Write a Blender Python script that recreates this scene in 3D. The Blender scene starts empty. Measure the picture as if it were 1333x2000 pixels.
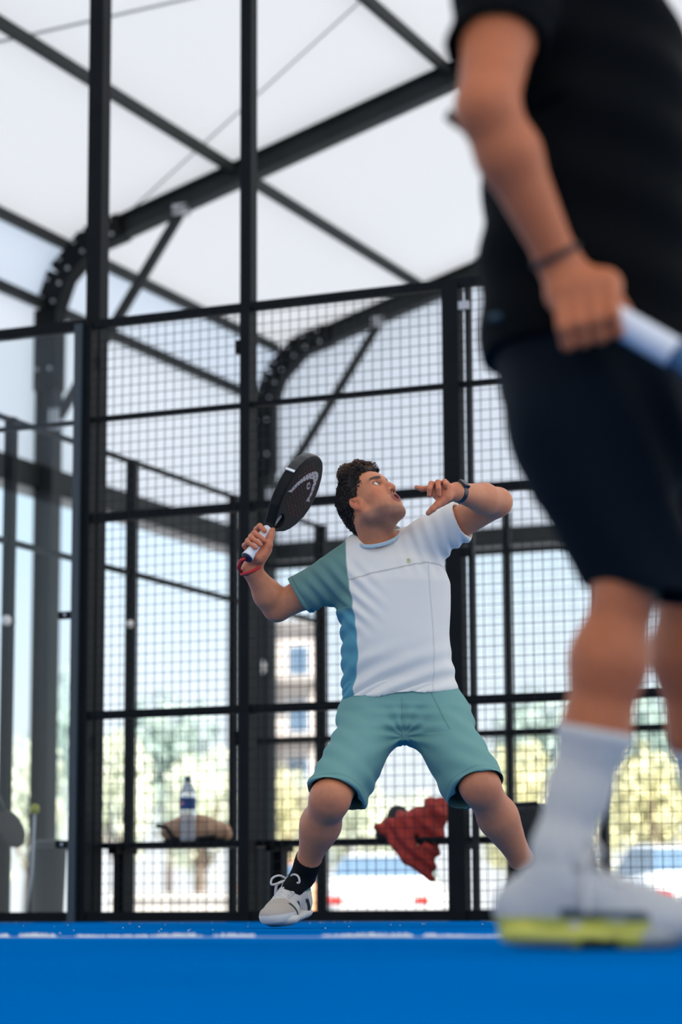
import bpy, bmesh, math, random
import numpy as np
from mathutils import Vector, Matrix

random.seed(7)
rng = np.random.default_rng(11)
SC = bpy.context.scene
COL = SC.collection

# ------------------------------------------------------------------ camera
F_PX = 4722.0
CAM_H = 0.060
PITCH = math.atan(775.0 / F_PX)
ROLL = -0.005
_f = np.array([0, math.cos(PITCH), math.sin(PITCH)])
_r0 = np.array([1.0, 0, 0])
_u0 = np.array([0, -math.sin(PITCH), math.cos(PITCH)])
_r = math.cos(ROLL) * _r0 + math.sin(ROLL) * _u0
_u = -math.sin(ROLL) * _r0 + math.cos(ROLL) * _u0
CAM = np.array([0, 0, CAM_H])
cam_data = bpy.data.cameras.new('camera')
cam_data.sensor_fit = 'VERTICAL'
cam_data.sensor_height = 36.0
cam_data.sensor_width = 24.0
cam_data.lens = 85.0
cam_data.clip_start = 0.02
cam_data.clip_end = 2000
cam_data.dof.use_dof = True
cam_data.dof.focus_distance = 7.72
cam_data.dof.aperture_fstop = 2.35
cam_data.dof.aperture_blades = 0
cam = bpy.data.objects.new('camera', cam_data)
COL.objects.link(cam)
cam.matrix_world = Matrix(((_r[0], _u[0], -_f[0], CAM[0]), (_r[1], _u[1], -_f[1], CAM[1]),
                           (_r[2], _u[2], -_f[2], CAM[2]), (0, 0, 0, 1)))
SC.camera = cam


def ray(px, py):
    return _r * (px - 666.5) / F_PX + _u * (1000.0 - py) / F_PX + _f


def PT(px, py, Y):
    d = ray(px, py)
    return CAM + d * (Y / d[1])


# ------------------------------------------------------------------ world, sun, exposure
world = bpy.data.worlds.new('sky')
SC.world = world
world.use_nodes = True
wn = world.node_tree
wn.nodes.clear()
w_out = wn.nodes.new('ShaderNodeOutputWorld')
w_bg = wn.nodes.new('ShaderNodeBackground')
w_tc = wn.nodes.new('ShaderNodeTexCoord')
w_sep = wn.nodes.new('ShaderNodeSeparateXYZ')
w_rmp = wn.nodes.new('ShaderNodeValToRGB')
w_rmp.color_ramp.elements[0].position = 0.0
w_rmp.color_ramp.elements[0].color = (0.93, 0.97, 1.0, 1)
w_rmp.color_ramp.elements[1].position = 0.6
w_rmp.color_ramp.elements[1].color = (0.44, 0.69, 1.0, 1)
w_mid = w_rmp.color_ramp.elements.new(0.15)
w_mid.color = (0.68, 0.85, 1.0, 1)
wn.links.new(w_tc.outputs['Generated'], w_sep.inputs[0])
wn.links.new(w_sep.outputs['Z'], w_rmp.inputs[0])
wn.links.new(w_rmp.outputs[0], w_bg.inputs['Color'])
w_bg.inputs['Strength'].default_value = 1.15
wn.links.new(w_bg.outputs[0], w_out.inputs[0])

sun_data = bpy.data.lights.new('sun', 'SUN')
sun_data.energy = 15.0
sun_data.angle = math.radians(1.0)
sun_data.color = (1.0, 0.93, 0.82)
sun = bpy.data.objects.new('sun', sun_data)
COL.objects.link(sun)
# sun stands behind the camera and to the right, fairly high
sun.rotation_euler = Vector((-0.45, 0.55, -0.95)).to_track_quat('-Z', 'Y').to_euler()

SC.view_settings.view_transform = 'Standard'
SC.view_settings.look = 'None'
SC.view_settings.gamma = 1.0
SC.view_settings.exposure = 0.12
SC.view_settings.use_curve_mapping = False

# ------------------------------------------------------------------ materials
MATS = {}


def mat(name, color, rough=0.5, metal=0.0, noise=None, bump=None, spec=None, attr=None, sss=0.0, coat=0.0, trans=0.0, ior=None, emit=None):
    if name in MATS:
        return MATS[name]
    m = bpy.data.materials.new(name)
    m.use_nodes = True
    nt = m.node_tree
    b = nt.nodes['Principled BSDF']
    b.inputs['Base Color'].default_value = (*color, 1)
    b.inputs['Roughness'].default_value = rough
    b.inputs['Metallic'].default_value = metal
    if spec is not None:
        b.inputs['Specular IOR Level'].default_value = spec
    if coat:
        b.inputs['Coat Weight'].default_value = coat
    if trans:
        b.inputs['Transmission Weight'].default_value = trans
    if ior:
        b.inputs['IOR'].default_value = ior
    if sss:
        b.inputs['Subsurface Weight'].default_value = sss
        b.inputs['Subsurface Radius'].default_value = (1.0, 0.35, 0.2)
        b.inputs['Subsurface Scale'].default_value = 0.006
    if emit:
        b.inputs['Emission Color'].default_value = (*emit[0], 1)
        b.inputs['Emission Strength'].default_value = emit[1]
    src = None
    tc = None
    if attr:
        a = nt.nodes.new('ShaderNodeAttribute')
        a.attribute_name = attr
        src = a.outputs['Color']
    if noise or bump:
        tc = nt.nodes.new('ShaderNodeTexCoord')
    if noise:   # (scale, amount) brightness variation, an uneven dye or dirt
        n = nt.nodes.new('ShaderNodeTexNoise')
        n.inputs['Scale'].default_value = noise[0]
        n.inputs['Detail'].default_value = 5
        nt.links.new(tc.outputs['Object'], n.inputs['Vector'])
        mp = nt.nodes.new('ShaderNodeMapRange')
        mp.inputs['From Min'].default_value = 0.3
        mp.inputs['From Max'].default_value = 0.7
        mp.inputs['To Min'].default_value = 1 - noise[1]
        mp.inputs['To Max'].default_value = 1 + noise[1]
        nt.links.new(n.outputs['Fac'], mp.inputs['Value'])
        vm = nt.nodes.new('ShaderNodeVectorMath')
        vm.operation = 'SCALE'
        if src:
            nt.links.new(src, vm.inputs[0])
        else:
            vm.inputs[0].default_value = color
        nt.links.new(mp.outputs[0], vm.inputs['Scale'])
        src = vm.outputs[0]
    if src:
        nt.links.new(src, b.inputs['Base Color'])
    if bump:    # (scale, strength, distance)
        n2 = nt.nodes.new('ShaderNodeTexNoise')
        n2.inputs['Scale'].default_value = bump[0]
        n2.inputs['Detail'].default_value = 4
        nt.links.new(tc.outputs['Object'], n2.inputs['Vector'])
        bp = nt.nodes.new('ShaderNodeBump')
        bp.inputs['Strength'].default_value = bump[1]
        bp.inputs['Distance'].default_value = bump[2]
        nt.links.new(n2.outputs['Fac'], bp.inputs['Height'])
        nt.links.new(bp.outputs[0], b.inputs['Normal'])
    MATS[name] = m
    return m


def membrane_mat(name, col, tr):
    m = bpy.data.materials.new(name)
    m.use_nodes = True
    nt = m.node_tree
    nt.nodes.clear()
    out = nt.nodes.new('ShaderNodeOutputMaterial')
    add = nt.nodes.new('ShaderNodeAddShader')
    t = nt.nodes.new('ShaderNodeBsdfTranslucent')
    d = nt.nodes.new('ShaderNodeBsdfDiffuse')
    t.inputs['Color'].default_value = (*tr, 1)
    d.inputs['Color'].default_value = (*col, 1)
    nt.links.new(t.outputs[0], add.inputs[0])
    nt.links.new(d.outputs[0], add.inputs[1])
    nt.links.new(add.outputs[0], out.inputs[0])
    return m


M_steel = mat('dark_steel', (0.0055, 0.007, 0.008), 0.5, 0.0, noise=(6, 0.25), spec=0.10)
M_frame = mat('grey_green_steel', (0.020, 0.023, 0.023), 0.55, 0.0, noise=(3, 0.2), spec=0.2)
M_zinc = mat('galvanised_bolt', (0.45, 0.46, 0.48), 0.4, 0.8)
M_membrane = membrane_mat('white_membrane', (0.42, 0.42, 0.43), (0.158, 0.159, 0.166))
M_membrane_w = membrane_mat('white_wall_membrane', (0.42, 0.42, 0.43), (0.455, 0.455, 0.475))
M_wire = mat('black_wire', (0.010, 0.012, 0.013), 0.6, spec=0.2)
M_turf = mat('blue_turf', (0.0, 0.135, 0.43), 1.0, noise=(1.3, 0.16), bump=(420, 0.5, 0.004), spec=0.0)
M_line = mat('white_turf_line', (0.82, 0.82, 0.80), 0.9)
M_ground = mat('pale_paving', (0.42, 0.41, 0.38), 0.9, noise=(0.6, 0.2), bump=(30, 0.3, 0.01))
M_asphalt = mat('asphalt', (0.26, 0.26, 0.26), 0.9, noise=(0.5, 0.2), bump=(40, 0.3, 0.01))


def glass_mat():
    m = bpy.data.materials.new('court_glass')
    m.use_nodes = True
    nt = m.node_tree
    nt.nodes.clear()
    out = nt.nodes.new('ShaderNodeOutputMaterial')
    mix = nt.nodes.new('ShaderNodeMixShader')
    tr = nt.nodes.new('ShaderNodeBsdfTransparent')
    gl = nt.nodes.new('ShaderNodeBsdfGlossy')
    fr = nt.nodes.new('ShaderNodeFresnel')
    fr.inputs['IOR'].default_value = 1.5
    tr.inputs['Color'].default_value = (0.93, 0.955, 0.96, 1)
    gl.inputs['Roughness'].default_value = 0.01
    hf = nt.nodes.new('ShaderNodeMath'); hf.operation = 'MULTIPLY'; hf.inputs[1].default_value = 0.5
    nt.links.new(fr.outputs[0], hf.inputs[0])
    nt.links.new(hf.outputs[0], mix.inputs[0])
    nt.links.new(tr.outputs[0], mix.inputs[1])
    nt.links.new(gl.outputs[0], mix.inputs[2])
    nt.links.new(mix.outputs[0], out.inputs[0])
    return m


M_glass = glass_mat()


# ------------------------------------------------------------------ object helpers
def tag(o, label=None, cat=None, group=None, kind=None):
    if label: o['label'] = label
    if cat: o['category'] = cat
    if group: o['group'] = group
    if kind: o['kind'] = kind
    return o


def empty(name, loc, label=None, cat=None, group=None, kind=None):
    o = bpy.data.objects.new(name, None)
    COL.objects.link(o)
    o.location = loc
    o.empty_display_size = 0.05
    return tag(o, label, cat, group, kind)


def mesh_obj(name, verts, faces, m, parent=None, smooth=False, colors=None):
    """verts in world space; the object sits at its parent's origin."""
    me = bpy.data.meshes.new(name)
    verts = np.asarray(verts, dtype=np.float64)
    off = np.array(parent_world(parent)) if parent is not None else np.zeros(3)
    v = verts - off
    if isinstance(faces, np.ndarray):
        me.vertices.add(len(v))
        me.vertices.foreach_set('co', v.astype(np.float32).ravel())
        n = len(faces)
        k = faces.shape[1]
        me.loops.add(n * k)
        me.loops.foreach_set('vertex_index', faces.astype(np.int32).ravel())
        me.polygons.add(n)
        me.polygons.foreach_set('loop_start', np.arange(0, n * k, k, dtype=np.int32))
        me.polygons.foreach_set('loop_total', np.full(n, k, dtype=np.int32))
        me.update(calc_edges=True)
        me.validate()
    else:
        me.from_pydata([tuple(x) for x in v], [], faces)
    if smooth:
        me.polygons.foreach_set('use_smooth', np.ones(len(me.polygons), dtype=bool))
    if colors is not None:
        ca = me.color_attributes.new('Col', 'FLOAT_COLOR', 'POINT')
        c4 = np.ones((len(v), 4), dtype=np.float32)
        c4[:, :3] = colors
        ca.data.foreach_set('color', c4.ravel())
    if m:
        me.materials.append(m)
    o = bpy.data.objects.new(name, me)
    COL.objects.link(o)
    if parent is not None:
        o.parent = parent
    return o


def parent_world(p):
    v = Vector((0, 0, 0))
    while p is not None:
        v = v + Vector(p.location)
        p = p.parent
    return v


class MB:
    def __init__(self):
        self.v = []
        self.f = []

    def add(self, vs, fs):
        n = len(self.v)
        self.v += [tuple(x) for x in vs]
        self.f += [tuple(i + n for i in f) for f in fs]
        return self

    def box(self, c, ax, ay, az):
        """centre and three half-axis vectors"""
        c, ax, ay, az = (np.asarray(t, float) for t in (c, ax, ay, az))
        vs = [c + sx * ax + sy * ay + sz * az for sx in (-1, 1) for sy in (-1, 1) for sz in (-1, 1)]
        return self.add(vs, [(0, 1, 3, 2), (4, 6, 7, 5), (0, 4, 5, 1), (2, 3, 7, 6), (0, 2, 6, 4), (1, 5, 7, 3)])

    def bar(self, a, b, w, h, up=(0, 0, 1)):
        """rectangular bar from a to b, w across, h along 'up'"""
        a, b, up = (np.asarray(t, float) for t in (a, b, up))
        d = b - a
        L = np.linalg.norm(d)
        d = d / L
        s = np.cross(d, up)
        s = s / np.linalg.norm(s)
        t = np.cross(s, d)
        return self.box((a + b) / 2, d * L / 2, s * w / 2, t * h / 2)

    def ibeam(self, a, b, w, h, up=(0, 0, 1), tf=0.012, tw=0.009):
        a, b, up = (np.asarray(t, float) for t in (a, b, up))
        d = (b - a) / np.linalg.norm(b - a)
        s = np.cross(d, up)
        s = s / np.linalg.norm(s)
        t = np.cross(s, d)
        self.bar(a + t * (h / 2 - tf / 2), b + t * (h / 2 - tf / 2), w, tf, t)
        self.bar(a - t * (h / 2 - tf / 2), b - t * (h / 2 - tf / 2), w, tf, t)
        self.bar(a, b, tw, h - 2 * tf, t)
        return self

    def tube(self, pts, radii, n=8, cap=True):
        pts = [np.asarray(p, float) for p in pts]
        if not hasattr(radii, '__len__'):
            radii = [radii] * len(pts)
        prev = None
        base = len(self.v)
        for i, p in enumerate(pts):
            d = pts[min(i + 1, len(pts) - 1)] - pts[max(i - 1, 0)]
            d = d / (np.linalg.norm(d) + 1e-12)
            if prev is None:
                ref = np.array([0, 0, 1.0]) if abs(d[2]) < 0.9 else np.array([1.0, 0, 0])
                s = np.cross(d, ref)
            else:
                s = prev - d * prev.dot(d)
            s = s / (np.linalg.norm(s) + 1e-12)
            prev = s
            t = np.cross(d, s)
            for k in range(n):
                an = 2 * math.pi * k / n
                self.v.append(tuple(p + radii[i] * (math.cos(an) * s + math.sin(an) * t)))
        for i in range(len(pts) - 1):
            for k in range(n):
                a = base + i * n + k
                b = base + i * n + (k + 1) % n
                self.f.append((a, b, b + n, a + n))
        if cap:
            self.f.append(tuple(base + k for k in reversed(range(n))))
            e = base + (len(pts) - 1) * n
            self.f.append(tuple(e + k for k in range(n)))
        return self

    def lathe(self, c, prof, n=20, axis=(0, 0, 1)):
        """profile of (radius, height) about a vertical axis"""
        axis = np.asarray(axis, float)
        c = np.asarray(c, float)
        return self.tube([c + axis * h for r, h in prof], [max(r, 1e-4) for r, h in prof], n)

    def build(self, name, m, parent=None, smooth=False):
        return mesh_obj(name, self.v, self.f, m, parent, smooth)


# ------------------------------------------------------------------ implicit surfaces for bodies and cloth
class Field:
    def __init__(self, lo, hi, h):
        self.lo = np.asarray(lo, float)
        self.h = h
        self.n = np.maximum(4, np.ceil((np.asarray(hi, float) - self.lo) / h).astype(int) + 1)
        self.v = np.full(self.n, 1.0, np.float32)
        self.ax = [(self.lo[i] + h * np.arange(self.n[i])).astype(np.float32) for i in range(3)]

    def win(self, lo, hi):
        a = np.clip(np.floor((np.asarray(lo) - self.lo) / self.h).astype(int), 0, self.n)
        b = np.clip(np.ceil((np.asarray(hi) - self.lo) / self.h).astype(int) + 1, 0, self.n)
        if np.any(b <= a):
            return None
        s = tuple(slice(a[i], b[i]) for i in range(3))
        P = (self.ax[0][s[0]][:, None, None], self.ax[1][s[1]][None, :, None], self.ax[2][s[2]][None, None, :])
        return s, P

    def comb(self, fn, lo, hi, k, sub):
        pad = k + 4 * self.h
        w = self.win(np.asarray(lo) - pad, np.asarray(hi) + pad)
        if w is None:
            return
        s, P = w
        d = fn(P).astype(np.float32)
        a = self.v[s]
        if sub:
            d = -d
            if k > 0:
                q = np.maximum(k - np.abs(a - d), 0) / k
                self.v[s] = np.maximum(a, d) + q * q * k * 0.25
            else:
                self.v[s] = np.maximum(a, d)
        else:
            if k > 0:
                q = np.maximum(k - np.abs(a - d), 0) / k
                self.v[s] = np.minimum(a, d) - q * q * k * 0.25
            else:
                self.v[s] = np.minimum(a, d)

    def cap(self, a, b, ra, rb, k=0.01, flat=None, sub=False):
        a = np.asarray(a, float)
        b = np.asarray(b, float)
        ab = b - a
        L2 = max(ab.dot(ab), 1e-12)

        def fn(P):
            x, y, z = P[0] - a[0], P[1] - a[1], P[2] - a[2]
            t = np.clip((x * ab[0] + y * ab[1] + z * ab[2]) / L2, 0, 1)
            x = x - t * ab[0]; y = y - t * ab[1]; z = z - t * ab[2]
            r2 = x * x + y * y + z * z
            if flat is not None:
                n, fct = flat
                dn = x * n[0] + y * n[1] + z * n[2]
                r2 = r2 + (fct * fct - 1) * dn * dn
            return np.sqrt(r2) - (ra + t * (rb - ra))
        R = max(ra, rb)
        self.comb(fn, np.minimum(a, b) - R, np.maximum(a, b) + R, k, sub)

    def chain(self, pts, rad, k=0.01, flat=None):
        for i in range(len(pts) - 1):
            self.cap(pts[i], pts[i + 1], rad[i], rad[i + 1], k, flat)

    def ell(self, c, radii, k=0.01, R=None, sub=False):
        c = np.asarray(c, float)
        rd = np.asarray(radii, float)
        R = np.eye(3) if R is None else np.asarray(R, float)   # rows = local axes

        def fn(P):
            x, y, z = P[0] - c[0], P[1] - c[1], P[2] - c[2]
            k0 = 0.0
            k1 = 0.0
            for i in range(3):
                q = (x * R[i][0] + y * R[i][1] + z * R[i][2])
                k0 = k0 + (q / rd[i]) ** 2
                k1 = k1 + (q / rd[i] ** 2) ** 2
            k0 = np.sqrt(k0)
            return k0 * (k0 - 1) / (np.sqrt(k1) + 1e-9)
        ext = np.sqrt(((R * rd[:, None]) ** 2).sum(0))
        self.comb(fn, c - ext, c + ext, k, sub)

    def loft(self, st, k=0.01, n=2.3, sub=False, ang=0.0):
        """stations (z, cx, cy, half x, half y), upright; ang turns the section"""
        st = sorted(st)
        S = np.array(st, float)
        ca, sa = math.cos(ang), math.sin(ang)

        def fn(P):
            z = P[2]
            cx = np.interp(z, S[:, 0], S[:, 1]); cy = np.interp(z, S[:, 0], S[:, 2])
            a = np.interp(z, S[:, 0], S[:, 3]); b = np.interp(z, S[:, 0], S[:, 4])
            dx, dy = P[0] - cx, P[1] - cy
            ex, ey = dx * ca + dy * sa, -dx * sa + dy * ca
            q = (np.abs(ex / a) ** n + np.abs(ey / b) ** n) ** (1.0 / n)
            d = (q - 1) * np.minimum(a, b)
            return np.maximum(d, np.maximum(S[0, 0] - z, z - S[-1, 0]))
        R = max(S[:, 3].max(), S[:, 4].max())
        self.comb(fn, [S[:, 1].min() - R, S[:, 2].min() - R, S[0, 0]], [S[:, 1].max() + R, S[:, 2].max() + R, S[-1, 0]], k, sub)

    def half(self, p, n, k=0.0):
        """keep the side of the plane that n points away from"""
        p = np.asarray(p, float)
        n = np.asarray(n, float) / np.linalg.norm(n)
        d = ((self.ax[0][:, None, None] - p[0]) * n[0] + (self.ax[1][None, :, None] - p[1]) * n[1]
             + (self.ax[2][None, None, :] - p[2]) * n[2])
        self.v = np.maximum(self.v, d).astype(np.float32)

    def mesh(self):
        v = self.v
        ins = v < 0
        nx, ny, nz = v.shape
        c = np.zeros((nx - 1, ny - 1, nz - 1), np.uint8)
        for i in (0, 1):
            for j in (0, 1):
                for k in (0, 1):
                    c += ins[i:nx - 1 + i, j:ny - 1 + j, k:nz - 1 + k]
        act = (c > 0) & (c < 8)
        I = np.argwhere(act)
        idx = np.full(act.shape, -1, np.int32)
        idx[act] = np.arange(len(I), dtype=np.int32)
        pos = np.zeros((len(I), 3))
        cnt = np.zeros(len(I))
        corners = [(i, j, k) for i in (0, 1) for j in (0, 1) for k in (0, 1)]
        for a in corners:
            for axis in range(3):
                if a[axis]:
                    continue
                b = list(a); b[axis] = 1
                va = v[I[:, 0] + a[0], I[:, 1] + a[1], I[:, 2] + a[2]]
                vb = v[I[:, 0] + b[0], I[:, 1] + b[1], I[:, 2] + b[2]]
                cr = (va < 0) != (vb < 0)
                t = np.where(cr, va / np.where(cr, va - vb, 1), 0)
                p = np.array(a, float)[None, :].repeat(len(I), 0)
                p[:, axis] += t
                pos += np.where(cr[:, None], p, 0)
                cnt += cr
        pos = pos / cnt[:, None] + I
        faces = []
        for axis in range(3):
            o1, o2 = [(1, 2), (2, 0), (0, 1)][axis]
            sl0 = [slice(None)] * 3; sl1 = [slice(None)] * 3
            sl0[axis] = slice(0, -1); sl1[axis] = slice(1, None)
            d = ins[tuple(sl0)] != ins[tuple(sl1)]
            E = np.argwhere(d)
            ok = (E[:, o1] > 0) & (E[:, o2] > 0) & (E[:, o1] < v.shape[o1] - 1) & (E[:, o2] < v.shape[o2] - 1)
            E = E[ok]
            e1 = np.zeros(3, int); e1[o1] = 1
            e2 = np.zeros(3, int); e2[o2] = 1
            q = []
            for off in (-e1 - e2, -e2, np.zeros(3, int), -e1):
                e = E + off
                q.append(idx[e[:, 0], e[:, 1], e[:, 2]])
            q = np.stack(q, 1)
            flip = ~ins[E[:, 0], E[:, 1], E[:, 2]]
            q[flip] = q[flip][:, ::-1]
            faces.append(q)
        faces = np.concatenate(faces)
        faces = faces[(faces >= 0).all(1)]
        return pos * self.h + self.lo, faces


def vnormals(v, f):
    n = np.cross(v[f[:, 2]] - v[f[:, 0]], v[f[:, 3]] - v[f[:, 1]])
    vn = np.zeros_like(v)
    for i in range(4):
        np.add.at(vn, f[:, i], n)
    return vn / (np.linalg.norm(vn, axis=1, keepdims=True) + 1e-12)


def relax(v, f, it=2, lam=0.5):
    e = np.concatenate([f[:, [0, 1]], f[:, [1, 2]], f[:, [2, 3]], f[:, [3, 0]]])
    deg = np.bincount(e[:, 0], minlength=len(v)) + np.bincount(e[:, 1], minlength=len(v))
    for _ in range(it):
        s = np.zeros_like(v)
        for i in range(3):
            s[:, i] = np.bincount(e[:, 0], v[e[:, 1], i], len(v)) + np.bincount(e[:, 1], v[e[:, 0], i], len(v))
        v = v + lam * (s / np.maximum(deg, 1)[:, None] - v)
    return v


def snoise(p, sc, seed=0):
    """cheap smooth noise, about -1..1"""
    r = np.random.default_rng(seed)
    o = np.zeros(len(p))
    for i in range(6):
        d = r.normal(size=3)
        d /= np.linalg.norm(d)
        o += np.sin((p @ d) * sc * r.uniform(0.6, 1.5) + r.uniform(0, 6.28))
    return o / 3.2


def unit(a):
    a = np.asarray(a, float)
    return a / np.linalg.norm(a)


def lerp(a, b, t):
    return np.asarray(a, float) * (1 - t) + np.asarray(b, float) * t


def join_meshes(parts):
    vs, fs, n = [], [], 0
    for v, f in parts:
        vs.append(v)
        fs.append(f + n)
        n += len(v)
    return np.concatenate(vs), np.concatenate(fs)

# ================================================================== THE PLACE
WD = np.array([math.sin(math.radians(23.5)), math.cos(math.radians(23.5)), 0.0])   # along the hall, away from us
SD = np.array([WD[1], -WD[0], 0.0])                                                # across the hall, to the right
C1 = np.array([-2.785, 22.6, 0.0])                                                  # foot of the near column
BAY = 4.84
PITCH_R = 0.30
UP = np.array([0, 0, 1.0])


def hall(s, t, z):
    return C1 + SD * s + WD * t + UP * z


def roof_z(s):
    s2 = s if s <= 10 else 20 - s
    return 6.24 + PITCH_R * s2


# ---- floor and ground
FO = np.array([-0.461, 12.0, 0.0])       # court fence: foot of the middle post


def fen(t, n=0.0, z=0.0):
    return FO + SD * t + WD * n + UP * z


fl = MB()
a, b = fen(-14, 0.05), fen(16, 0.05)
c, d = fen(16, -24), fen(-14, -24)
fl.add([a - UP * 0.1, b - UP * 0.1, c - UP * 0.1, d - UP * 0.1, a, b, c, d],
       [(4, 7, 6, 5), (0, 1, 2, 3), (0, 4, 5, 1), (2, 6, 7, 3), (1, 5, 6, 2), (0, 3, 7, 4)])
o = fl.build('floor', M_turf)
tag(o, 'blue artificial turf of the padel court', 'floor', kind='structure')

g = MB()
a, b = fen(-30, 0.05, -0.012), fen(40, 0.05, -0.012)
c, d = hall(60, BAY + 1.6, -0.012), hall(-22, BAY + 1.6, -0.012)
g.add([a, b, c, d, a - UP * 0.8, b - UP * 0.8, c - UP * 0.8, d - UP * 0.8],
      [(0, 1, 2, 3), (4, 7, 6, 5), (2, 6, 7, 3), (0, 4, 5, 1), (1, 5, 6, 2), (0, 3, 7, 4)])
tag(g.build('paving', M_ground), 'pale paving between the courts and the car park', 'paving', kind='structure')
g = MB()
a, b = hall(-160, BAY + 1.6, -0.60), hall(220, BAY + 1.6, -0.60)
c, d = hall(220, 330, -0.60), hall(-160, 330, -0.60)
g.add([a, b, c, d, a - UP * 0.3, b - UP * 0.3, c - UP * 0.3, d - UP * 0.3],
      [(0, 1, 2, 3), (4, 7, 6, 5), (2, 6, 7, 3), (0, 4, 5, 1), (1, 5, 6, 2), (0, 3, 7, 4)])
tag(g.build('car_park', M_asphalt), 'grey asphalt car park beyond the hall', 'car park', kind='structure')

g = MB()
a, b = fen(-160, -60, -0.11), fen(160, -60, -0.11)
c, d = fen(160, 0.04, -0.11), fen(-160, 0.04, -0.11)
g.add([a, b, c, d], [(0, 1, 2, 3)])
tag(g.build('ground', M_ground), 'pale paving around the hall', 'paving', kind='structure')

# ---- white line woven into the turf: a flat strip and its uneven sandy tufts
LO = np.array([0.0, 5.28, 0.0])
lm = MB()
lm.box(LO + UP * 0.0002, SD * 2.2, WD * 0.025, UP * 0.0002)
for i in range(3200):
    t = random.uniform(-1.6, 1.6)
    if math.sin(t * 9.3) + math.sin(t * 23.1 + 1) + 0.8 * math.sin(t * 51 + 2) < -0.55:
        continue
    p = LO + SD * t + WD * random.uniform(-0.024, 0.024)
    h = random.uniform(0.0025, 0.0072) * (1 + 0.35 * math.sin(t * 14))
    an = random.uniform(0, 3.14)
    wv = (SD * math.cos(an) + WD * math.sin(an)) * random.uniform(0.0012, 0.003)
    q = (WD * math.cos(an) - SD * math.sin(an)) * 0.0012
    lm.add([p - wv - q, p + wv - q, p + wv + q, p - wv + q, p + UP * h - wv * 0.4, p + UP * h + wv * 0.4],
           [(0, 1, 5, 4), (2, 3, 4, 5), (1, 2, 5), (3, 0, 4)])
tag(lm.build('court_line', M_line), 'white line running across the blue court', 'court line', kind='structure')
sg = MB()
for i in range(130):
    t, n = random.uniform(-2.2, 2.2), random.uniform(-6.0, -0.3)
    p = fen(t, n, 0.0)
    r = random.uniform(0.0008, 0.0022)
    sg.box(p + UP * r * 0.9, SD * r, WD * r, UP * r)
M_sand = mat('sand', (0.55, 0.53, 0.48), 0.9)
tag(sg.build('sand_grains', M_sand), 'loose pale sand grains scattered over the blue turf', 'sand', kind='stuff')

# ---- hall: portal frames
T0, T1 = -36.0, BAY + 0.22


def frame(t, label):
    e = empty('portal_frame', hall(0, t, 0), label, 'steel frame', 'portal frames of the hall')
    MB().ibeam(hall(0, t, -0.02), hall(0, t, 5.72), 0.18, 0.20, SD).build('column', M_frame, e)
    MB().ibeam(hall(0.38, t, roof_z(0.38)), hall(10.0, t, roof_z(10.0)), 0.17, 0.21).build('rafter', M_frame, e)
    # curved knee of three bolted segments with plates on both sides
    kp = [(0.0, 4.95), (0.0, 5.74), (0.13, 6.08), (0.44, roof_z(0.44) + 0.01), (0.80, roof_z(0.8))]
    for i in range(4):
        (s0, z0), (s1, z1) = kp[i], kp[i + 1]
        MB().bar(hall(s0, t, z0), hall(s1, t, z1), 0.20, 0.235, SD * 0.7 + UP * -0.3).build('knee_plate', M_steel, e)
        for f in (0.25, 0.75):
            for sd_ in (-0.07, 0.07):
                dv = unit([s1 - s0, z1 - z0])
                s, z = s0 + (s1 - s0) * f - dv[1] * sd_, z0 + (z1 - z0) * f + dv[0] * sd_
                MB().tube([hall(s, t - 0.102, z), hall(s, t - 0.128, z)], 0.017, 6).build('bolt', M_zinc, e)
    br = MB().bar(hall(0.12, t - 0.02, 4.68), hall(1.40, t - 0.02, 6.52), 0.07, 0.08)
    bo = br.build('knee_brace', M_frame, e)
    MB().box(hall(1.42, t - 0.02, 6.56), SD * 0.07, WD * 0.05, UP * 0.05).build('brace_plate', M_zinc, bo)
    MB().box(hall(0.10, t - 0.02, 4.66), SD * 0.05, WD * 0.06, UP * 0.10).build('brace_plate', M_zinc, bo)
    MB().box(hall(0, t, 0.01), SD * 0.17, WD * 0.17, UP * 0.012).build('base_plate', M_frame, e)
    return e


frame(0.0, 'nearer grey steel hall frame whose bolted knee is at far left')
frame(BAY, 'farther grey steel hall frame with its knee left of the racket head')

PURL = [(-0.05, 5.80, 'grey eave rail meeting the lower end of the bolted knees'),
        (0.16, roof_z(0.16) + 0.09, 'grey purlin meeting the upper end of the bolted knees'),
        (1.96, roof_z(1.96) + 0.07, 'grey purlin crossing behind the middle mast'),
        (4.12, roof_z(4.12) + 0.07, 'grey purlin ending near the raised sleeve of the player in black'),
        (6.28, roof_z(6.28) + 0.07, 'grey purlin in the upper right corner')]
for s, z, lab in PURL:
    p = MB()
    for j in range(3):
        t0, t1 = (T0, -BAY) if j == 0 else ((-BAY, 0) if j == 1 else (0, BAY))
        p.bar(hall(s, t0, z), hall(s, t1 - 0.01, z), 0.06, 0.10)
    tag(p.build('purlin', M_frame), lab, 'beam', 'roof purlins')

# ---- white membrane skin: roof, wall on the left, end wall
rm = MB()
secs = [(s, roof_z(s) + 0.155) for s in (0.1, 3, 6, 10, 14, 17, 20)]
pv = []
for s, z in secs:
    pv += [hall(s, T0, z), hall(s, T1, z)]
rm.add(pv, [(2 * i, 2 * i + 1, 2 * i + 3, 2 * i + 2) for i in range(len(secs) - 1)])
tag(rm.build('ceiling', M_membrane), 'white translucent membrane roof of the hall', 'roof', kind='structure')
wl = MB()
wl.add([hall(-0.14, T0, 4.12), hall(-0.14, T1, 4.12), hall(-0.14, T1, 5.86), hall(-0.14, T0, 5.86),
        hall(0.10, T1, roof_z(0.1) + 0.155), hall(0.10, T0, roof_z(0.1) + 0.155)], [(0, 1, 2, 3), (3, 2, 4, 5)])
tag(wl.build('wall_left', M_membrane_w), 'white membrane wall hanging along the left side of the hall', 'wall', kind='structure')
wb = MB()
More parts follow.
